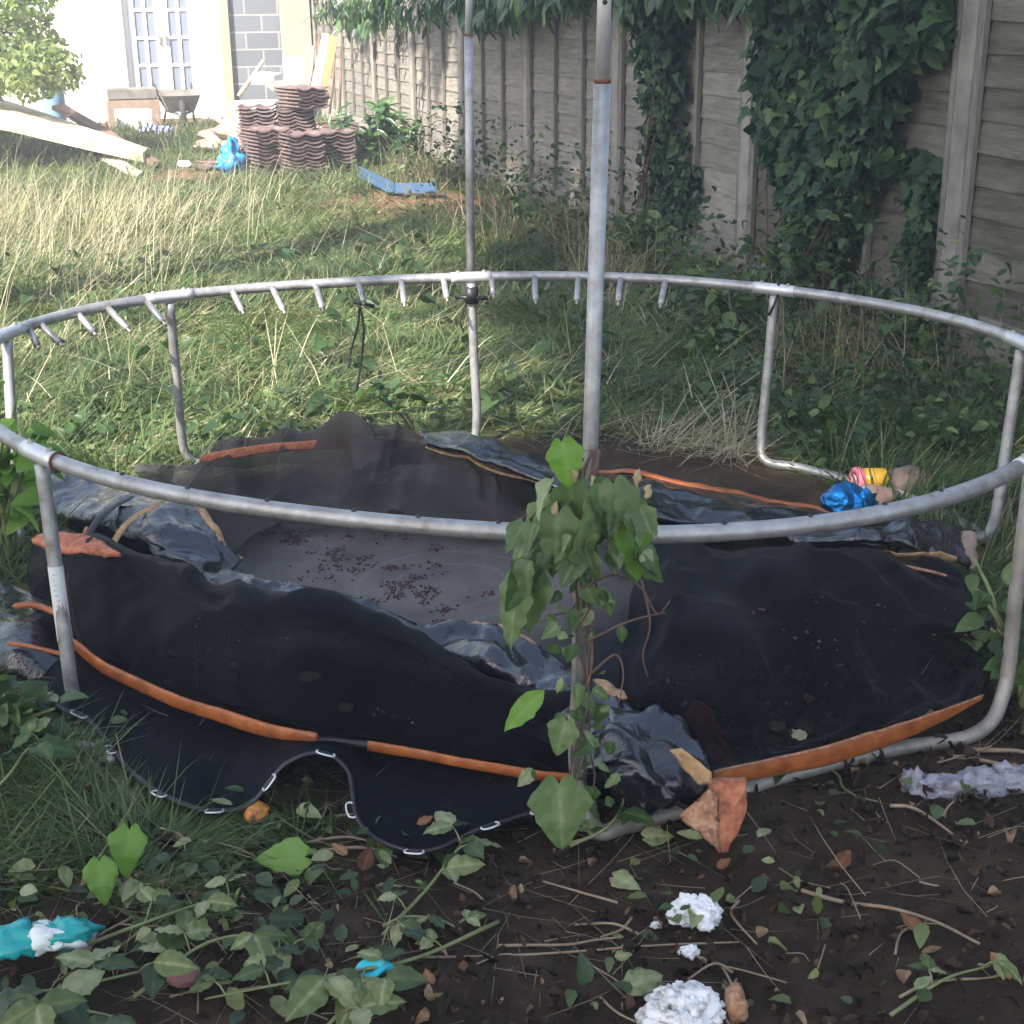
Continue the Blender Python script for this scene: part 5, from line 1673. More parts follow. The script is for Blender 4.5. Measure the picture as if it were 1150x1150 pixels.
# leaf litter on the bare soil, dead leaves and berries on the sheets
x, y = scatter(5200, -1.3, 1.7, 1.72, 3.0); k = (RNG.random(len(x)) < .25 + .75 * (1 - green_mask(x, y))) & (RNG.random(len(x)) < 1.6 * patch(x, y, 3.5, 96) - .25); x, y = x[k], y[k]; m = len(x)
me = leaf_mesh('leaf_litter', 'withered', np.stack([x, y, gz(x, y) + RNG.uniform(.001, .012, m)], 1), unit_rand(m) * (1, 1, .15), unit_rand(m) * .35 + np.array([0, 0, 1]), RNG.uniform(.3, 1, m) ** 2 * .03, RNG.random(m) ** 1.8)
tag(link('leaf_litter', me, M['litter']), kind='stuff')
x, y = scatter(9000, -1.3, 1.7, 1.72, 2.95); m = len(x)
mbv = np.stack([x, y, gz(x, y) + .002], 1)
me = leaf_mesh('soil_crumbs', 'withered', mbv, unit_rand(m), unit_rand(m), RNG.random(m) ** 2 * .018 + .003, RNG.random(m) ** 2.2 * .7)
tag(link('soil_crumbs', me, M['litter']), kind='stuff')

# clover of small creeping leaves over the near soil
x, y = scatter(1100, -1.3, 1.2, 1.75, 2.75); k = (patch(x, y, 3, 58) > .5) & (RNG.random(len(x)) < np.clip(.9 - .75 * (x + .2), .12, 1)); x, y = x[k], y[k]; m = len(x)
me = leaf_mesh('creeping_weed', 'oval', np.stack([x, y, gz(x, y) + RNG.uniform(.004, .05, m)], 1), unit_rand(m) * (1, 1, .35), unit_rand(m) * .45 + np.array([0, -.2, 1]), RNG.uniform(.015, .05, m))
tag(link('creeping_weed', me, M['bramble']), kind='stuff')
# cut stems and snapped twigs lying about
mb = MB()
for _ in range(170):
    q = np.array([RNG.uniform(-1.3, 1.5), RNG.uniform(1.75, 2.85), 0]); a = random.uniform(0, 6.28); ln = random.uniform(.02, .13)
    dv = np.array([math.cos(a), math.sin(a), 0]) * ln
    if covered(q[:1], q[1:2])[0]: continue
    Q = np.array([q, q + dv * .5 + rv(.12 * ln) * [1, 1, .3], q + dv + rv(.15 * ln) * [1, 1, .3]])
    Q[:, 2] = gz(Q[:, 0], Q[:, 1]) + .004 + np.abs(RNG.normal(0, .008, 3))
    r0 = random.uniform(.0008, .0028); mb.tube(crom(Q, 9), np.linspace(r0, r0 * .7, 9), 5)
tag(mb.build('cut_stems', M['twig']), kind='stuff')

# berries and crumbs lying on the mat
ctr = [(335, 606, 30, 7), (420, 600, 40, 5), (395, 625, 45, 8), (455, 655, 20, 8), (440, 672, 40, 8), (360, 640, 30, 8), (480, 665, 25, 12), (500, 700, 14, 8)]
MWf = MW.reshape(-1, 3)
mb = MB()
for cx, cy, sx, sy in ctr:
    sub = [(random.gauss(cx, sx), random.gauss(cy, sy)) for _ in range(9)]
    for _ in range(85):
        q_ = random.choice(sub[:random.randint(2, 9)]); p = at(random.gauss(q_[0], 7), random.gauss(q_[1], 2.2), .03)
        k = int(np.argmin((MWf[:, 0] - p[0]) ** 2 + (MWf[:, 1] - p[1]) ** 2)); p[2] = MWf[k, 2] + .004
        mb.blob(p, np.array([1, 1, .7]) * random.uniform(.0015, .0045), .3, 2, 3, (6, 4))
tag(mb.build('fallen_berries', M['berry']), 'spill of dark red fallen berries on the grey mat', 'berries', kind='stuff')
# crumbs, berries and leaf scraps caught on the nets
mb = MB()
for _ in range(55):
    cx, cy = random.choice([(930, 690), (1040, 720), (1060, 690), (860, 700), (980, 740), (420, 790), (250, 720)])
    p, q = CP, ray(random.gauss(cx, 55), random.gauss(cy, 24))
    best = NETF - CP; tt = best @ q / (q @ q); k = int(np.argmin(((best - tt[:, None] * q) ** 2).sum(1)))
    mb.blob(NETF[k] + np.array([0, 0, .004]), np.array([1, 1, .6]) * random.uniform(.5, 1) ** 2 * .005, .4, 3, 3, (6, 4))
tag(mb.build('net_crumbs', M['crumb']), 'scattered reddish crumbs and leaf scraps caught on the black nets', 'crumbs', kind='stuff')

# ------------------------------------------------------------------ ivy and overhanging laurel on the fence


def on_fence(poly, n, out0, out1, seed):
    """points scattered over an outline on the fence face"""
    Q = np.array([(np.dot(fence_hit(*q) - F0, FDIR), fence_hit(*q)[2]) for q in poly])
    lo, hi = Q.min(0), Q.max(0)
    P = RNG.uniform(lo, hi, (n * 3, 2))
    P = P + .09 * np.stack([vnoise(np.stack([P[:, 0] * 3, P[:, 1] * 3, 0 * P[:, 0] + seed], 1)), vnoise(np.stack([P[:, 0] * 3, P[:, 1] * 3, 0 * P[:, 0] + seed + 9], 1))], 1)
    ins = np.zeros(len(P), bool); j = len(Q) - 1
    for i in range(len(Q)):
        c = ((Q[i, 1] > P[:, 1]) != (Q[j, 1] > P[:, 1])) & (P[:, 0] < (Q[j, 0] - Q[i, 0]) * (P[:, 1] - Q[i, 1]) / (Q[j, 1] - Q[i, 1] + 1e-9) + Q[i, 0])
        ins ^= c; j = i
    P = P[ins][:n]; m = len(P)
    k = vnoise(np.stack([P[:, 0] * 2.2, P[:, 1] * 2.2, 0 * P[:, 0] + seed], 1))
    o = out0 + (out1 - out0) * RNG.random(m) ** .8 * (.65 + .5 * k)
    W = F0 + FDIR * P[:, :1] + FNRM * o[:, None]; W[:, 2] = P[:, 1]
    keep = (k + RNG.normal(0, .25, m)) > -.62
    return W[keep]


def ivy(name, polys, label, size, seed, mat='ivy'):
    c = fence_hit(*polys[0][0][0]); c[2] = 0
    root = empty(name, c, label, 'ivy')
    P = np.concatenate([on_fence(pl, n, o0, o1, seed + i) for i, (pl, n, o0, o1) in enumerate(polys)])
    m = len(P)
    D = unit_rand(m) * .95 + np.array([0, 0, -.9]) + FNRM * .25
    N = unit_rand(m) * .65 + FNRM + np.array([0, 0, .35])
    link('foliage', leaf_mesh('foliage', 'ivy', P, D, N, RNG.uniform(.55, 1.25, m) * size * np.clip(.62 + .4 * P[:, 2], .55, 1.2)), M[mat], root)
    mb = MB()
    for k in range(16):
        q = P[RNG.integers(0, m)]; s0 = P[np.argmin(P[:, 2] + RNG.random(m) * .3)]
        path = [s0 * [1, 1, 0], s0 * [1, 1, 0] + (q - s0) * .5 + rv(.05), q]
        path = crom(np.array(path), 9); path[:, 2] = np.maximum(path[:, 2], .02)
        mb.tube(path, np.linspace(.008, .003, 9), 5)
    mb.build('stem', M['stem'], root)


ivy('climbing_ivy', [([(884, -40), (1085, -40), (1082, 45), (1040, 75), (1035, 120), (1020, 165), (1000, 215), (985, 235), (960, 245), (930, 255), (912, 235), (896, 215), (888, 150), (882, 90), (876, 70)], 4300, .03, .26),
                     ([(888, 150), (985, 150), (1040, 165), (1045, 185), (1010, 190), (985, 250), (965, 330), (884, 330), (898, 260)], 2100, .03, .22),
                     ([(1022, 165), (1068, 178), (1062, 260), (1055, 330), (1030, 340), (1036, 250)], 420, .02, .12)],
    'big dark green ivy spilling down the fence beside the mossy post', .076, 3)
ivy('climbing_ivy', [([(728, -30), (792, -30), (790, 60), (782, 110), (775, 145), (745, 150), (735, 100), (728, 50)], 900, .03, .2),
                     ([(742, 140), (782, 140), (795, 200), (788, 255), (725, 255), (735, 200)], 1000, .02, .18)],
    'narrow column of small-leaved ivy hanging on the fence below the laurel', .062, 7)

lr = empty('overhanging_laurel', fence_hit(640, 20) * [1, 1, 0] + FDIR * 0 - FNRM * .6, 'long-leaved laurel hedge hanging over the fence top', 'hedge')
Pl, Dl = [], []
for k in range(88):
    px = random.uniform(352, 860); f = (px - 352) / 508
    bot = np.interp(px, [352, 385, 410, 470, 520, 560, 640, 700, 760, 860], [30, 28, 26, 36, 24, 22, 18, 14, 20, 4])
    p = fence_hit(px, bot - 12 - 26 * np.clip((px - 560) / 80, 0, 1) + random.uniform(-4, 5), random.uniform(.1, .4))
    nl = 24
    q = p + rv(.09) * [1, 1, .4]
    base_ = q + np.array([0, 0, .18]) - FNRM * .15
    t = RNG.random(nl)
    pts_ = base_ + (q - base_) * t[:, None] + RNG.normal(0, .07, (nl, 3)) * [1, 1, .8]
    Pl.append(pts_); Dl.append(unit_rand(nl) * .6 + np.array([0, 0, -.85]) + FNRM * .3)
for k in range(150):    # the mass above the picture
    px = random.uniform(340, 900); p = fence_hit(px, -60, random.uniform(-.5, .35)); p[2] = random.uniform(1.85, 2.75)
    nl = 22
    Pl.append(p + RNG.normal(0, .16, (nl, 3))); Dl.append(unit_rand(nl) + np.array([0, 0, -.4]))
Pl, Dl = np.concatenate(Pl), np.concatenate(Dl)
link('foliage', leaf_mesh('foliage', 'lance', Pl, Dl, unit_rand(len(Pl)) * .6 + np.array([0, 0, .5]) + FNRM * .6, RNG.uniform(.11, .2, len(Pl))), M['laurel'], lr)
mb = MB()
for k in range(14):
    s = np.interp(k, [0, 13], [2.0, 12.5]) + random.uniform(-.2, .2)
    b_ = fpt(s, -.55, 0); e_ = fpt(s + random.uniform(-.4, .4), random.uniform(-.1, .3), random.uniform(1.9, 2.5))
    mb.tube(crom([b_, b_ + np.array([0, 0, 1.2]) + rv(.05), e_], 9), np.linspace(.035, .01, 9), 6)
mb.build('stem', M['bark'], lr)

# shrub by the tile pile and taller weeds at the fence foot


def shrub(name, px, py, h, w, nleaf, ls, label, mat='laurel', kind='lance', d=None):
    c = at_d(px, py, d) if d else at(px, py, 0); c[2] = float(gz(c[0], c[1]))
    root = empty(name, c, label, 'shrub')
    mb = MB(); P, D = [], []
    ns = 11
    for k in range(ns):
        a = random.uniform(0, 6.28); rr = random.uniform(.2, 1) * w
        tip = c + np.array([math.cos(a) * rr, math.sin(a) * rr * .7, h * random.uniform(.5, 1)])
        pth = crom([c + rv(.02) * [1, 1, 0], (c + tip) / 2 + np.array([0, 0, h * .15]), tip], 9)
        mb.tube(pth, np.linspace(.009, .003, 9), 5)
        for _ in range(nleaf // ns):
            t = random.uniform(.25, 1); q = pth[int(t * 8)]
            dv = rv(1); dv[2] = dv[2] * .4 + .1; P.append(q + rv(.03)); D.append(dv)
    mb.build('stem', M['green_stem'], root)
    P, D = np.array(P), np.array(D)
    link('foliage', leaf_mesh('foliage', kind, P, D, unit_rand(len(P)) * .5 + np.array([0, -.3, 1]), RNG.uniform(.6, 1.2, len(P)) * ls), M[mat], root)


shrub('laurel_shrub', 418, 186, .58, .42, 330, .16, 'young laurel shrub between the tile pile and the fence', d=13.7)
shrub('laurel_shrub', 452, 176, .4, .25, 160, .14, 'small laurel shrub against the fence post near the blue bracket', d=14.4)
shrub('tall_weed', 770, 262, .42, .3, 150, .10, 'leafy weed standing under the narrow ivy column', 'weed', 'oval', d=8.6)
shrub('tall_weed', 905, 380, .5, .3, 200, .12, 'broad-leaved weed under the big ivy by the frame', 'weed', 'oval', d=6.9)
shrub('tall_weed', 985, 390, .34, .3, 170, .10, 'dark weed at the foot of the fence near the mossy post', 'ivy', 'oval', d=6.5)
shrub('tall_weed', 720, 300, .36, .26, 150, .075, 'leafy weed at the fence foot beside the front pole top', 'weed', 'oval', d=8.0)
shrub('tall_weed', 1030, 415, .3, .24, 140, .07, 'small-leaved weed in the corner by the mossy post', 'weed', 'oval', d=6.0)
shrub('nettle', 820, 385, .34, .22, 150, .09, 'dark nettle clump behind the far rail near the ivy', 'weed', 'oval', d=6.4)
shrub('nettle', 8, 645, .50, .16, 120, .085, 'bright nettle shoot beside the stickered leg at the picture edge', 'bright_leaf', 'oval')
shrub('nettle', 1140, 790, .3, .18, 110, .06, 'green weed tuft growing around the outermost front leg', 'weed', 'oval')
shrub('nettle', 4, 850, .13, .16, 70, .05, 'clump of broad green weed leaves below the dull pad flap', 'weed', 'heart')

# ------------------------------------------------------------------ wilted vine tied round the front pole
yv = yH - .03
vine = empty('wilted_vine', at(650, 900, 0), 'wilted bindweed hanging in a bunch from the front pole', 'vine')
mb = MB()
topv = at_y(648, 500, yv)
for k in range(5):
    a = random.uniform(0, 6.28)
    Q = []
    for j, t in enumerate(np.linspace(0, 1, 12)):
        py = 505 + t * random.choice((110, 250, 390, 395)) if j == 0 else py + (395 if k % 3 else 200) / 11
        px = np.interp(py, [500, 900], [663, 648]) + 10 * math.sin(a + t * 9) + random.gauss(0, 2)
        Q.append(at_y(px, py, yv + .014 * math.cos(a + t * 9)))
    mb.tube(crom(np.array(Q), 40), np.linspace(.0028, .0016, 40), 5)
for Q in ([(655, 515), (625, 550), (600, 572), (575, 590)], [(650, 520), (615, 565), (590, 590)], [(645, 545), (620, 560), (592, 585)], [(655, 660), (690, 645), (720, 660), (738, 690), (752, 675)], [(660, 720), (700, 700), (735, 690), (748, 688)], [(655, 690), (625, 690), (605, 700)], [(660, 760), (690, 735), (700, 755), (695, 790)], [(655, 820), (668, 870), (660, 900)], [(720, 650), (730, 700), (722, 735), (727, 760)]):
    mb.tube(crom(np.array([at_y(a, b, yv - .02 + random.uniform(-.03, .03)) for a, b in Q]), 14), np.linspace(.0026, .0012, 14), 5)
mb.build('stem', M['stem'], vine)
lf = MB()
for k in range(125):
    px = random.gauss(652, 40); py = random.uniform(538, 632)
    if not 583 < px < 722: continue
    py = py if px > 605 else py + 38
    if abs(px - 655) > 34 and py < 565: continue
    p = at_y(px, py, yv + random.uniform(-.11, .01))
    d = np.array([random.gauss((px - 655) / 90, .22), random.gauss(-.1, .25), -1.0])
    big_leaf(lf, p, d, np.array([(px - 655) / 60 + random.gauss(0, .75), -1 + random.gauss(0, .4), random.gauss(.25, .3)]), random.choice((.03, .04, .05, .055, .065, .085)) * random.uniform(.85, 1.2), random.choice(('droop', 'droop', 'heart')), np.clip(random.gauss(.45, .3), 0, 1), random.uniform(-.3, .5), random.uniform(.3, 1.3), .7)
for k in range(64):    # smaller leaves down the stem
    py = random.uniform(650, 900); px = np.interp(py, [500, 900], [663, 648]) + random.gauss(0, 22)
    p = at_y(px, py, yv + random.uniform(-.05, .03))
    big_leaf(lf, p, np.array([random.gauss(0, .6), random.gauss(0, .4), -.8]), np.array([random.gauss(0, .5), -1, .4]), random.uniform(.018, .05), random.choice(('heart', 'long', 'bramble')), np.clip(random.gauss(.45, .3), 0, 1), .3, .5)
lf.build('foliage', M['wilted'], vine)
for (px, py, dx, dz, L_, mt, kd, nn) in [(632, 498, .15, -1, .078, 'bright_leaf', 'heart', (.1, -.8, .5)), (600, 640, -.2, -1, .115, 'wilted', 'heart', (-.6, -.8, .2)), (588, 655, -.35, -1, .12, 'wilted', 'heart', (-.8, -.5, .3)),
                                     (612, 775, -.8, -.75, .105, 'bright_leaf', 'long', (-.3, -.8, .5)), (628, 880, .04, -1, .135, 'wilted', 'heart', (.0, -1, .35)), (628, 575, -.1, -1, .10, 'wilted', 'heart', (-.2, -1, .3)), (688, 545, .1, -1, .11, 'wilted', 'heart', (.4, -1, .2)), (706, 590, .25, -1, .10, 'bright_leaf', 'heart', (.6, -.8, .2)), (636, 810, -.3, -1, .07, 'wilted', 'heart', (-.2, -.9, .3))]:
    b = MB(); big_leaf(b, at_y(px, py, yv - .075), np.array([dx, -.12, dz]), np.array(nn), L_, kd, .55 if mt == 'wilted' else .5, .15, .3); b.build('leaf', M[mt], vine)
for px, py in [(667, 543), (624, 572), (598, 600), (690, 598), (728, 552), (646, 534), (716, 537)]:
    b = MB(); b.blob(at_y(px, py, yv - .075), (.006, .006, .012), .6, 3, px, (12, 10)); b.build('bud', M['bud'], vine)

# ------------------------------------------------------------------ litter and small things
p = above(287, 912, .02)
mb = MB(); mb.blob(p, (.026, .024, .022), .16, 1.6, 5, (22, 14)); ap = tag(mb.build('rotten_apple', M['apple']), 'half-rotten orange apple lying under the curled mat hem', 'apple')
p = at(948, 566, .06)
mb = MB(); mb.blob(p, (.075, .06, .062), .14, 2.0, 8, (40, 26)); fb = mb.build('foil_balloon', M['foil'])
tag(fb, 'crumpled shiny blue foil balloon resting on the pad edge', 'balloon')
mb = MB(); mb.blob(p + np.array([.06, .0, -.01]), (.035, .04, .045), .5, 3, 9, (20, 12)); mb.build('tail', M['foil'], fb)
p = at(975, 540, .045); cup = empty('plastic_tub', p, 'yellow plastic tub with a pink lid lying on its side', 'tub')
Rc_ = rotz(.18) @ roty(math.pi / 2)
mb = MB(); mb.lathe([(.0, .092), (.034, .092), (.036, .086), (.040, .0), (.038, 0)], p + np.array([-.035, 0, 0]), Rc_, 28); mb.build('body', M['yellow'], cup)
mb = MB(); mb.lathe([(.042, .012), (.0435, .008), (.0435, -.006), (.04, -.010), (.026, -.008), (.024, -.002), (.012, -.002), (.011, -.007), (0, -.007)], p + np.array([-.035, 0, 0]), Rc_, 28); mb.build('lid', M['pink'], cup)
mb = MB(); mb.lathe([(.020, -.0085), (.016, -.011), (.013, -.0085)], p + np.array([-.035, 0, 0]), Rc_, 24); mb.build('lid_ring', M['pink_white'], cup)
for px, py, s, sd, lab in [(985, 558, (.065, .045, .035), 2, 'smooth brown stone below the yellow tub'), (1020, 543, (.085, .06, .05), 6, 'bigger grey-brown stone behind the smooth brown one')]:
    mb = MB(); mb.blob(above(px, py, .02), s, .25, 1.5, sd, (24, 14)); tag(mb.build('garden_stone', M['stone']), lab, 'stone')
# tufts of white stuffing
def tuft(px, py, r, sd, label, mat='cotton', sq=.7):
    p = above(px, py, r * .35)
    root = MB()
    root.blob(p, (r * .9, r * .75, r * sq * .9), .3, 2.2, sd, (48, 32))
    for k in range(26):
        a = random.uniform(0, 6.28); e_ = random.uniform(.3, 1.05)
        q = p + np.array([math.cos(a) * r * e_, math.sin(a) * r * .85 * e_, (random.uniform(-.25, .75) * (1.1 - e_) - .12) * r])
        root.blob(q, np.array([1, .9, .7]) * r * random.uniform(.12, .34), .35, 2.4, sd + k, (18, 12))
    for k in range(70):
        a = unit_rand(1)[0]; a[2] = abs(a[2]) * .8; q = p + a * [r * .95, r * .8, r * sq] * random.uniform(.85, 1.08)
        root.blob(q, np.array([1, .9, .8]) * r * random.uniform(.05, .15), .5, 2.2, sd + k, (9, 6))
    return tag(root.build('stuffing_tuft', M[mat]), label, 'stuffing', 'white stuffing tufts on the soil')


tuft(782, 1024, .040, 3, 'fluffy clean white stuffing tuft lying on bare soil')
tuft(775, 1069, .016, 9, 'small white stuffing scrap below the clean fluffy tuft')
tuft(737, 1039, .009, 13, 'tiny white stuffing scrap, the smallest on the soil')
tuft(766, 1134, .058, 17, 'largest stuffing tuft, dirt-stained, at the bottom of the picture', 'cotton_dirty', .6)
# teal packet
p = above(42, 1056, .055)
pk = empty('snack_packet', p, 'torn teal and white plastic packet under the bramble leaves', 'packet')
for dx, dy, s, mt in ((-.045, .0, (.05, .035, .02), 'teal'), (.02, .005, (.04, .03, .02), 'film_white'), (.035, .018, (.05, .028, .022), 'teal')):
    b = MB(); b.blob(p + np.array([dx, dy, 0]), s, .5, 2.6, int(dx * 999) + 77, (26, 14)); b.build('film' if mt == 'teal' else 'label', M[mt], pk)
mb = MB(); b_ = above(92, 1065, .012); mb.box(b_, (.028, .085, .004), rotz(-.1) @ rotx(.15), .003); tag(mb.build('bark_strip', M['cardboard'], bevel=.001), 'brown strip of wet card beside the teal packet', 'card')
# turquoise scoop
p = above(420, 1091, .035); mb = MB()
ov = []
for k, (a, r1, z) in enumerate([(t, 1, .0) for t in np.linspace(.15, 2.95, 12)]):
    ov.append(p + np.array([-.022 * math.cos(a) * 1.1, .014 * math.sin(a) * .9 - .004, .012 * math.sin(a)]))
mb.tube(np.array(ov), np.linspace(.004, .006, 12), 8, flat=(1.8, .7)); mb.tube([p + np.array([-.02, -.004, 0]), p + np.array([0, -.012, .002]), p + np.array([.022, .0, .012])], [.004, .008, .005], 8, flat=(1.6, .6))
tag(mb.build('plastic_scoop', M['turquoise']), 'small turquoise plastic shard on the soil under bramble leaves', 'plastic shard')
mb = MB(); mb.blob(above(208, 1097, .03), (.027, .016, .016), .25, 1.6, 4, (20, 12)); tag(mb.build('red_stone', M['red_stone']), 'smooth reddish stone among the bramble leaves', 'stone')
mb = MB(); mb.blob(above(826, 1128, .02), (.018, .03, .022), .3, 1.8, 6, (18, 12)); tag(mb.build('clay_lump', M['foam']), 'rusty brown lump beside the largest stuffing tuft', 'lump')
# rag and sticks at the right
mb = MB()
for q, s, sd in (((1055, 884), (.05, .03, .018), 1), ((1100, 880), (.07, .035, .024), 2), ((1140, 876), (.05, .03, .028), 3), ((1025, 880), (.02, .02, .028), 5)):
    mb.blob(above(*q, .012), s, .55, 2.6, sd, (26, 14))
tag(mb.build('torn_rag', M['rag']), 'torn pale grey rag lying on the soil beyond the orange sleeve', 'rag')
for i, (a, b, r, lab) in enumerate([((1085, 842), (1200, 852), .006, 'pale split stick lying above the grey rag'), ((1070, 850), (1165, 866), .005, 'brown twig crossing just above the grey rag'), ((930, 862), (985, 900), .003, 'thin green stalk lying under the orange sleeve'),
                                    ((560, 1062), (700, 1052), .0028, 'thin brown twig on the bare soil, the upper of two'), ((470, 1075), (830, 1058), .0025, 'long thin twig lying across the bare soil'), ((445, 1085), (385, 1150), .0035, 'bent pale stalk lying near the turquoise shard'),
                                    ((360, 955), (445, 962), .004, 'dry straw stalk under the mat hem'), ((340, 948), (440, 953), .003, 'second dry stalk alongside the one under the mat hem'), ((1000, 905), (1080, 945), .004, 'dark twig on the soil below the grey rag'), ((900, 1000), (1100, 1060), .004, 'long dark twig slanting across the empty soil'), ((1010, 1120), (1140, 1090), .003, 'pale twig at the bottom corner of the soil')]):
    A2, B2 = above(*a, .008), above(*b, .008)
    mb = MB(); mid_ = (A2 + B2) / 2 + rv(.012) * [1, 1, .2]; mb.tube(crom([A2, (A2 + mid_) / 2 + rv(.004), mid_, (B2 + mid_) / 2 + rv(.004), B2], 22), np.linspace(r, r * .6, 22), 6)
    tag(mb.build('twig', M['green_stem'] if i == 2 else M['twig']), lab, 'twig')
# pale flower scraps by the outer leg
mb = MB()
for k in range(5):
    big_leaf(mb, above(1112, 437, .03), np.array([math.cos(k * 1.26), math.sin(k * 1.26), .2]), (0, 0, 1), .022, 'heart', .5, .2, .2)
M['petal'] = leafmat('petal', [(0, G(.5, .15, .3)), (1, G(.7, .35, .5))], .3)
tag(mb.build('pink_flower', M['petal']), 'small pink flower at the fence foot beside the outer leg', 'flower')

# single leaves worth naming
deadg = 'brown dead leaves'
for px, py, z, a, L_, lab in [(407, 978, .01, 1.4, .05, 'brown curled dead leaf on the soil under the hanging hem'), (468, 926, .07, .3, .032, 'orange dead leaf lying on the black hem flap'), (485, 1107, .006, 2, .03, 'rusty dead leaf by the turquoise shard'), (390, 960, .01, 2.6, .035, 'dark dead leaf touching the dry stalks'), (805, 975, .01, .5, .03, 'small dead leaf below the pointed foam piece'), (345, 1120, .01, 1, .045, 'dull brown dead leaf under bramble stems'), (725, 935, .01, .2, .03, 'light brown dead leaf beside the vine foot'), (940, 975, .008, .9, .045, 'curled dead leaf on the empty dark soil'), (1040, 1050, .008, 2.4, .05, 'large dead leaf at the end of the slanting twig'), (1135, 1100, .01, 2, .05, 'reddish dead leaf in the bottom corner of the soil')]:
    flat_leaf('dead_leaf', px, py, z, (math.cos(a), math.sin(a), .1), L_, 'dead_leaf', lab, n=(.2, -.2, 1), kind='bramble', curl=-.3, fold=.6, group=deadg)
bg = 'large bindweed leaves'
flat_leaf('bindweed_leaf', 145, 932, .105, (-.05, -.35, -.6), .085, 'bright_leaf', 'bright heart-shaped leaf, upper of the two light green leaves in the near grass', n=(0, -.9, .6), group=bg)
flat_leaf('bindweed_leaf', 112, 968, .09, (.1, -.35, -.6), .075, 'bright_leaf', 'bright heart-shaped leaf, lower of the two light green leaves in the near grass', n=(.1, -.9, .6), group=bg)
flat_leaf('bindweed_leaf', 342, 962, .03, (-1, -.1, .02), .088, 'bright_leaf', 'single bright green leaf lying between grass and dead leaves', n=(0, -.8, .6), group=bg)
flat_leaf('bindweed_leaf', 285, 1000, .02, (1, -.4, .0), .062, 'bramble', 'dull folded leaf just below the single bright green leaf', n=(0, -.4, 1), kind='bramble', group=bg)
flat_leaf('bindweed_leaf', 300, 1032, .02, (1, .1, .0), .07, 'bramble', 'flat grey-green leaf above the long bramble stem', n=(0, -.4, 1), kind='bramble', group=bg)
flat_leaf('bindweed_leaf', 700, 1112, .02, (1, .5, .15), .075, 'bramble', 'pale pointed leaf beside the largest stuffing tuft', n=(0, -.5, 1), kind='bramble', rnd=.85, group=bg)
flat_leaf('bindweed_leaf', 690, 985, .02, (.9, -.6, .0), .05, 'bramble', 'pale lobed leaf lying on soil right of the vine foot', n=(0, -.5, 1), kind='heart', rnd=.9, group=bg)
flat_leaf('bindweed_leaf', 725, 940, .03, (1, .2, .0), .055, 'bramble', 'grey-green leaf lying under the bunched pad end', n=(0, -.5, 1), kind='heart', rnd=.8, group=bg)
flat_leaf('bindweed_leaf', 690, 1075, .02, (.9, .2, .1), .03, 'bramble', 'little pale leaf beside the small stuffing scrap', n=(0, -.5, 1), kind='bramble', rnd=.9, group=bg)

for px, py, z, a, lab in [(335, 762, .15, .3, 'pale leaf showing through the heaped near net'), (392, 800, .1, 2.0, 'grey-green leaf trapped under the near net by the sleeve gap'), (866, 820, .085, .8, 'lone leaf under the flat net above the orange sleeve'), (905, 830, .08, 2.2, 'broad leaf under the flat net beside the lone leaf')]:
    mb = MB(); big_leaf(mb, at(px, py, z), (math.cos(a), math.sin(a), .05), (0, -.4, 1), .05, 'bramble', .95, .1, .2)
    tag(mb.build('trapped_leaf', M['bramble']), lab, 'leaf', 'leaves trapped under the nets')
br = 'bramble shoots on the near ground'
shoot('bramble_shoot', [(-30, 1118, .04), (60, 1112, .05), (140, 1095, .05), (205, 1080, .03)], [(.1, 0.093), (.35, 0.087), (.55, 0.082), (.75, 0.076), (.95, 0.060)], 'thick bramble shoot with dark leaves beneath the teal packet', 'bramble', group=br)
shoot('bramble_shoot', [(-30, 1135, .03), (40, 1130, .05), (120, 1140, .05), (180, 1165, .03)], [(.15, 0.087), (.4, 0.082), (.7, 0.076), (.95, 0.066)], 'bramble shoot in the bottom corner with drooping dark leaves', 'bramble', group=br)
shoot('bramble_shoot', [(560, 1035, .02), (470, 1075, .035), (390, 1092, .045), (300, 1108, .04), (230, 1122, .03)], [(.2, 0.049), (.45, 0.087), (.6, 0.082), (.78, 0.066), (.95, 0.066)], 'long bramble stem reaching from bare soil to the reddish stone', 'bramble', group=br)
shoot('bramble_shoot', [(430, 1050, .01), (478, 1000, .03), (505, 965, .05), (520, 945, .06)], [(.2, 0.044), (.5, 0.060), (.75, 0.066), (.98, 0.066)], 'upright bramble shoot with pale leaves under the curled hem', 'bramble', group=br)
shoot('bramble_shoot', [(430, 1040, .015), (455, 1030, .025), (490, 1032, .02), (520, 1045, .015)], [(.2, 0.049), (.6, 0.044), (.95, 0.039)], 'short bramble shoot beside the pale-leaved one', 'bramble', group=br)
shoot('bramble_shoot', [(150, 1120, .02), (230, 1060, .04), (300, 1050, .04), (330, 1065, .03)], [(.3, 0.066), (.55, 0.060), (.8, 0.060), (.98, 0.055)], 'bramble shoot arching over the reddish stone', 'bramble', group=br)
shoot('bramble_shoot', [(360, 1160, .02), (400, 1120, .03), (440, 1095, .035)], [(.3, 0.066), (.7, 0.066), (.98, 0.055)], 'bramble shoot whose dark leaves overhang the turquoise shard', 'bramble', group=br)
shoot('bramble_shoot', [(640, 950, .03), (680, 930, .05), (700, 900, .07), (690, 870, .1)], [(.2, 0.044), (.5, 0.055), (.75, 0.049), (.98, 0.044)], 'leafy stem climbing beside the vine foot', 'bramble', mat='weed', group=br)
shoot('bramble_shoot', [(-20, 900, .06), (10, 870, .09), (30, 842, .11), (50, 830, .1)], [(.3, 0.076), (.6, 0.076), (.95, 0.066)], 'bramble shoot with rounded leaves below the stickered leg', 'bramble', mat='weed', group=br)
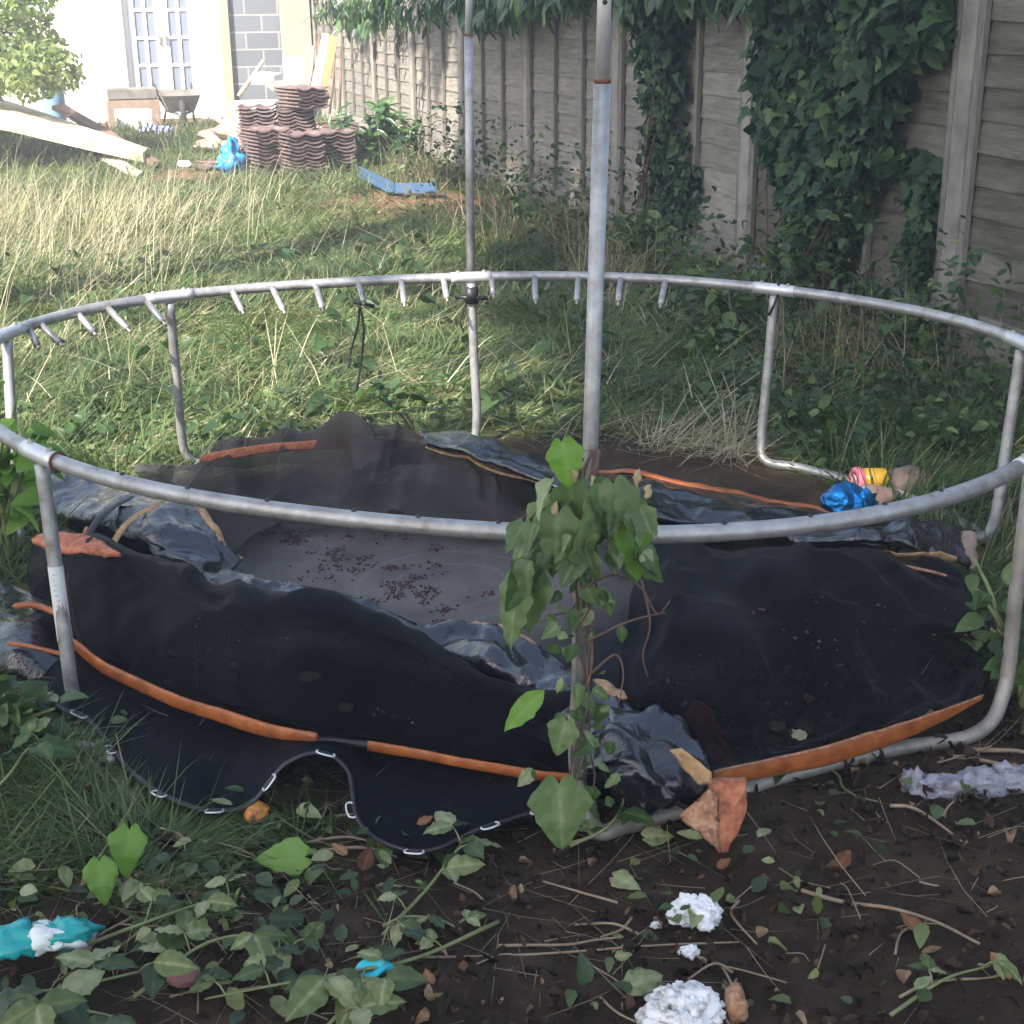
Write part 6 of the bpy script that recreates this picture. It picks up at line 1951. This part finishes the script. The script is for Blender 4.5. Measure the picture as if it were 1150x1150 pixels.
shoot('bramble_shoot', [(100, 1060, .02), (180, 1030, .05), (240, 1010, .04), (262, 1003, .03)], [(.3, 0.055), (.6, 0.055), (.95, 0.055)], 'bramble shoot with small leaves in front of the two light green leaves', 'bramble', group=br)
shoot('bramble_shoot', [(1000, 1140, .01), (1060, 1100, .02), (1110, 1085, .02)], [(.4, 0.044), (.95, 0.049)], 'small bramble shoot alone on the empty soil', 'bramble', group=br)

# ------------------------------------------------------------------ scattering volume added to stand in for lens glare
hz_m, hnt, hout = new_mat('glare_veil')
pv = N_(hnt, 'ShaderNodeVolumePrincipled'); pv.inputs['Color'].default_value = (.95, .96, .98, 1); pv.inputs['Density'].default_value = GLARE_DENSITY; pv.inputs['Anisotropy'].default_value = .2
hnt.links.new(pv.outputs['Volume'], hout.inputs['Volume'])
mb = MB(); mb.box((0, 8, 7.6), (60, 60, 17.6))
tag(mb.build('glare_veil', hz_m), kind='stuff')

# ------------------------------------------------------------------ light
SUN_DIR = np.array([-.60, -.80, 0]); SUN_DIR = SUN_DIR / np.linalg.norm(SUN_DIR)
EL = R_(42)
to_sun = np.array([SUN_DIR[0] * math.cos(EL), SUN_DIR[1] * math.cos(EL), math.sin(EL)])
sl = bpy.data.lights.new('sun', 'SUN'); sl.energy = 5.0; sl.angle = R_(.55); sl.color = (1, .93, .82)
so = bpy.data.objects.new('sun', sl); COL.objects.link(so)
so.rotation_euler = Vector([float(q) for q in to_sun]).to_track_quat('Z', 'Y').to_euler()
so.location = (-10, -10, 20)
wd = bpy.data.worlds.new("World"); SC.world = wd; wd.use_nodes = True
nt = wd.node_tree
bgd = nt.nodes['Background']
sk = nt.nodes.new('ShaderNodeTexSky'); sk.sky_type = 'NISHITA'; sk.sun_disc = False
sk.sun_elevation = EL; sk.sun_rotation = math.atan2(to_sun[0], to_sun[1])
sk.air_density = 1.0; sk.dust_density = 2.0; sk.ozone_density = 1.0
nt.links.new(sk.outputs['Color'], bgd.inputs['Color']); bgd.inputs['Strength'].default_value = .10
SC.view_settings.view_transform = 'Standard'
SC.view_settings.look = 'None'
SC.view_settings.exposure = 2.0
SC.view_settings.gamma = 1
SC.cycles.max_bounces = 6
SC.cycles.transparent_max_bounces = 16
SC.cycles.diffuse_bounces = 2
SC.cycles.glossy_bounces = 2
SC.cycles.transmission_bounces = 3
SC.cycles.use_denoising = True
SC.cycles.use_light_tree = False
SC.cycles.use_adaptive_sampling = True
SC.cycles.adaptive_threshold = .03
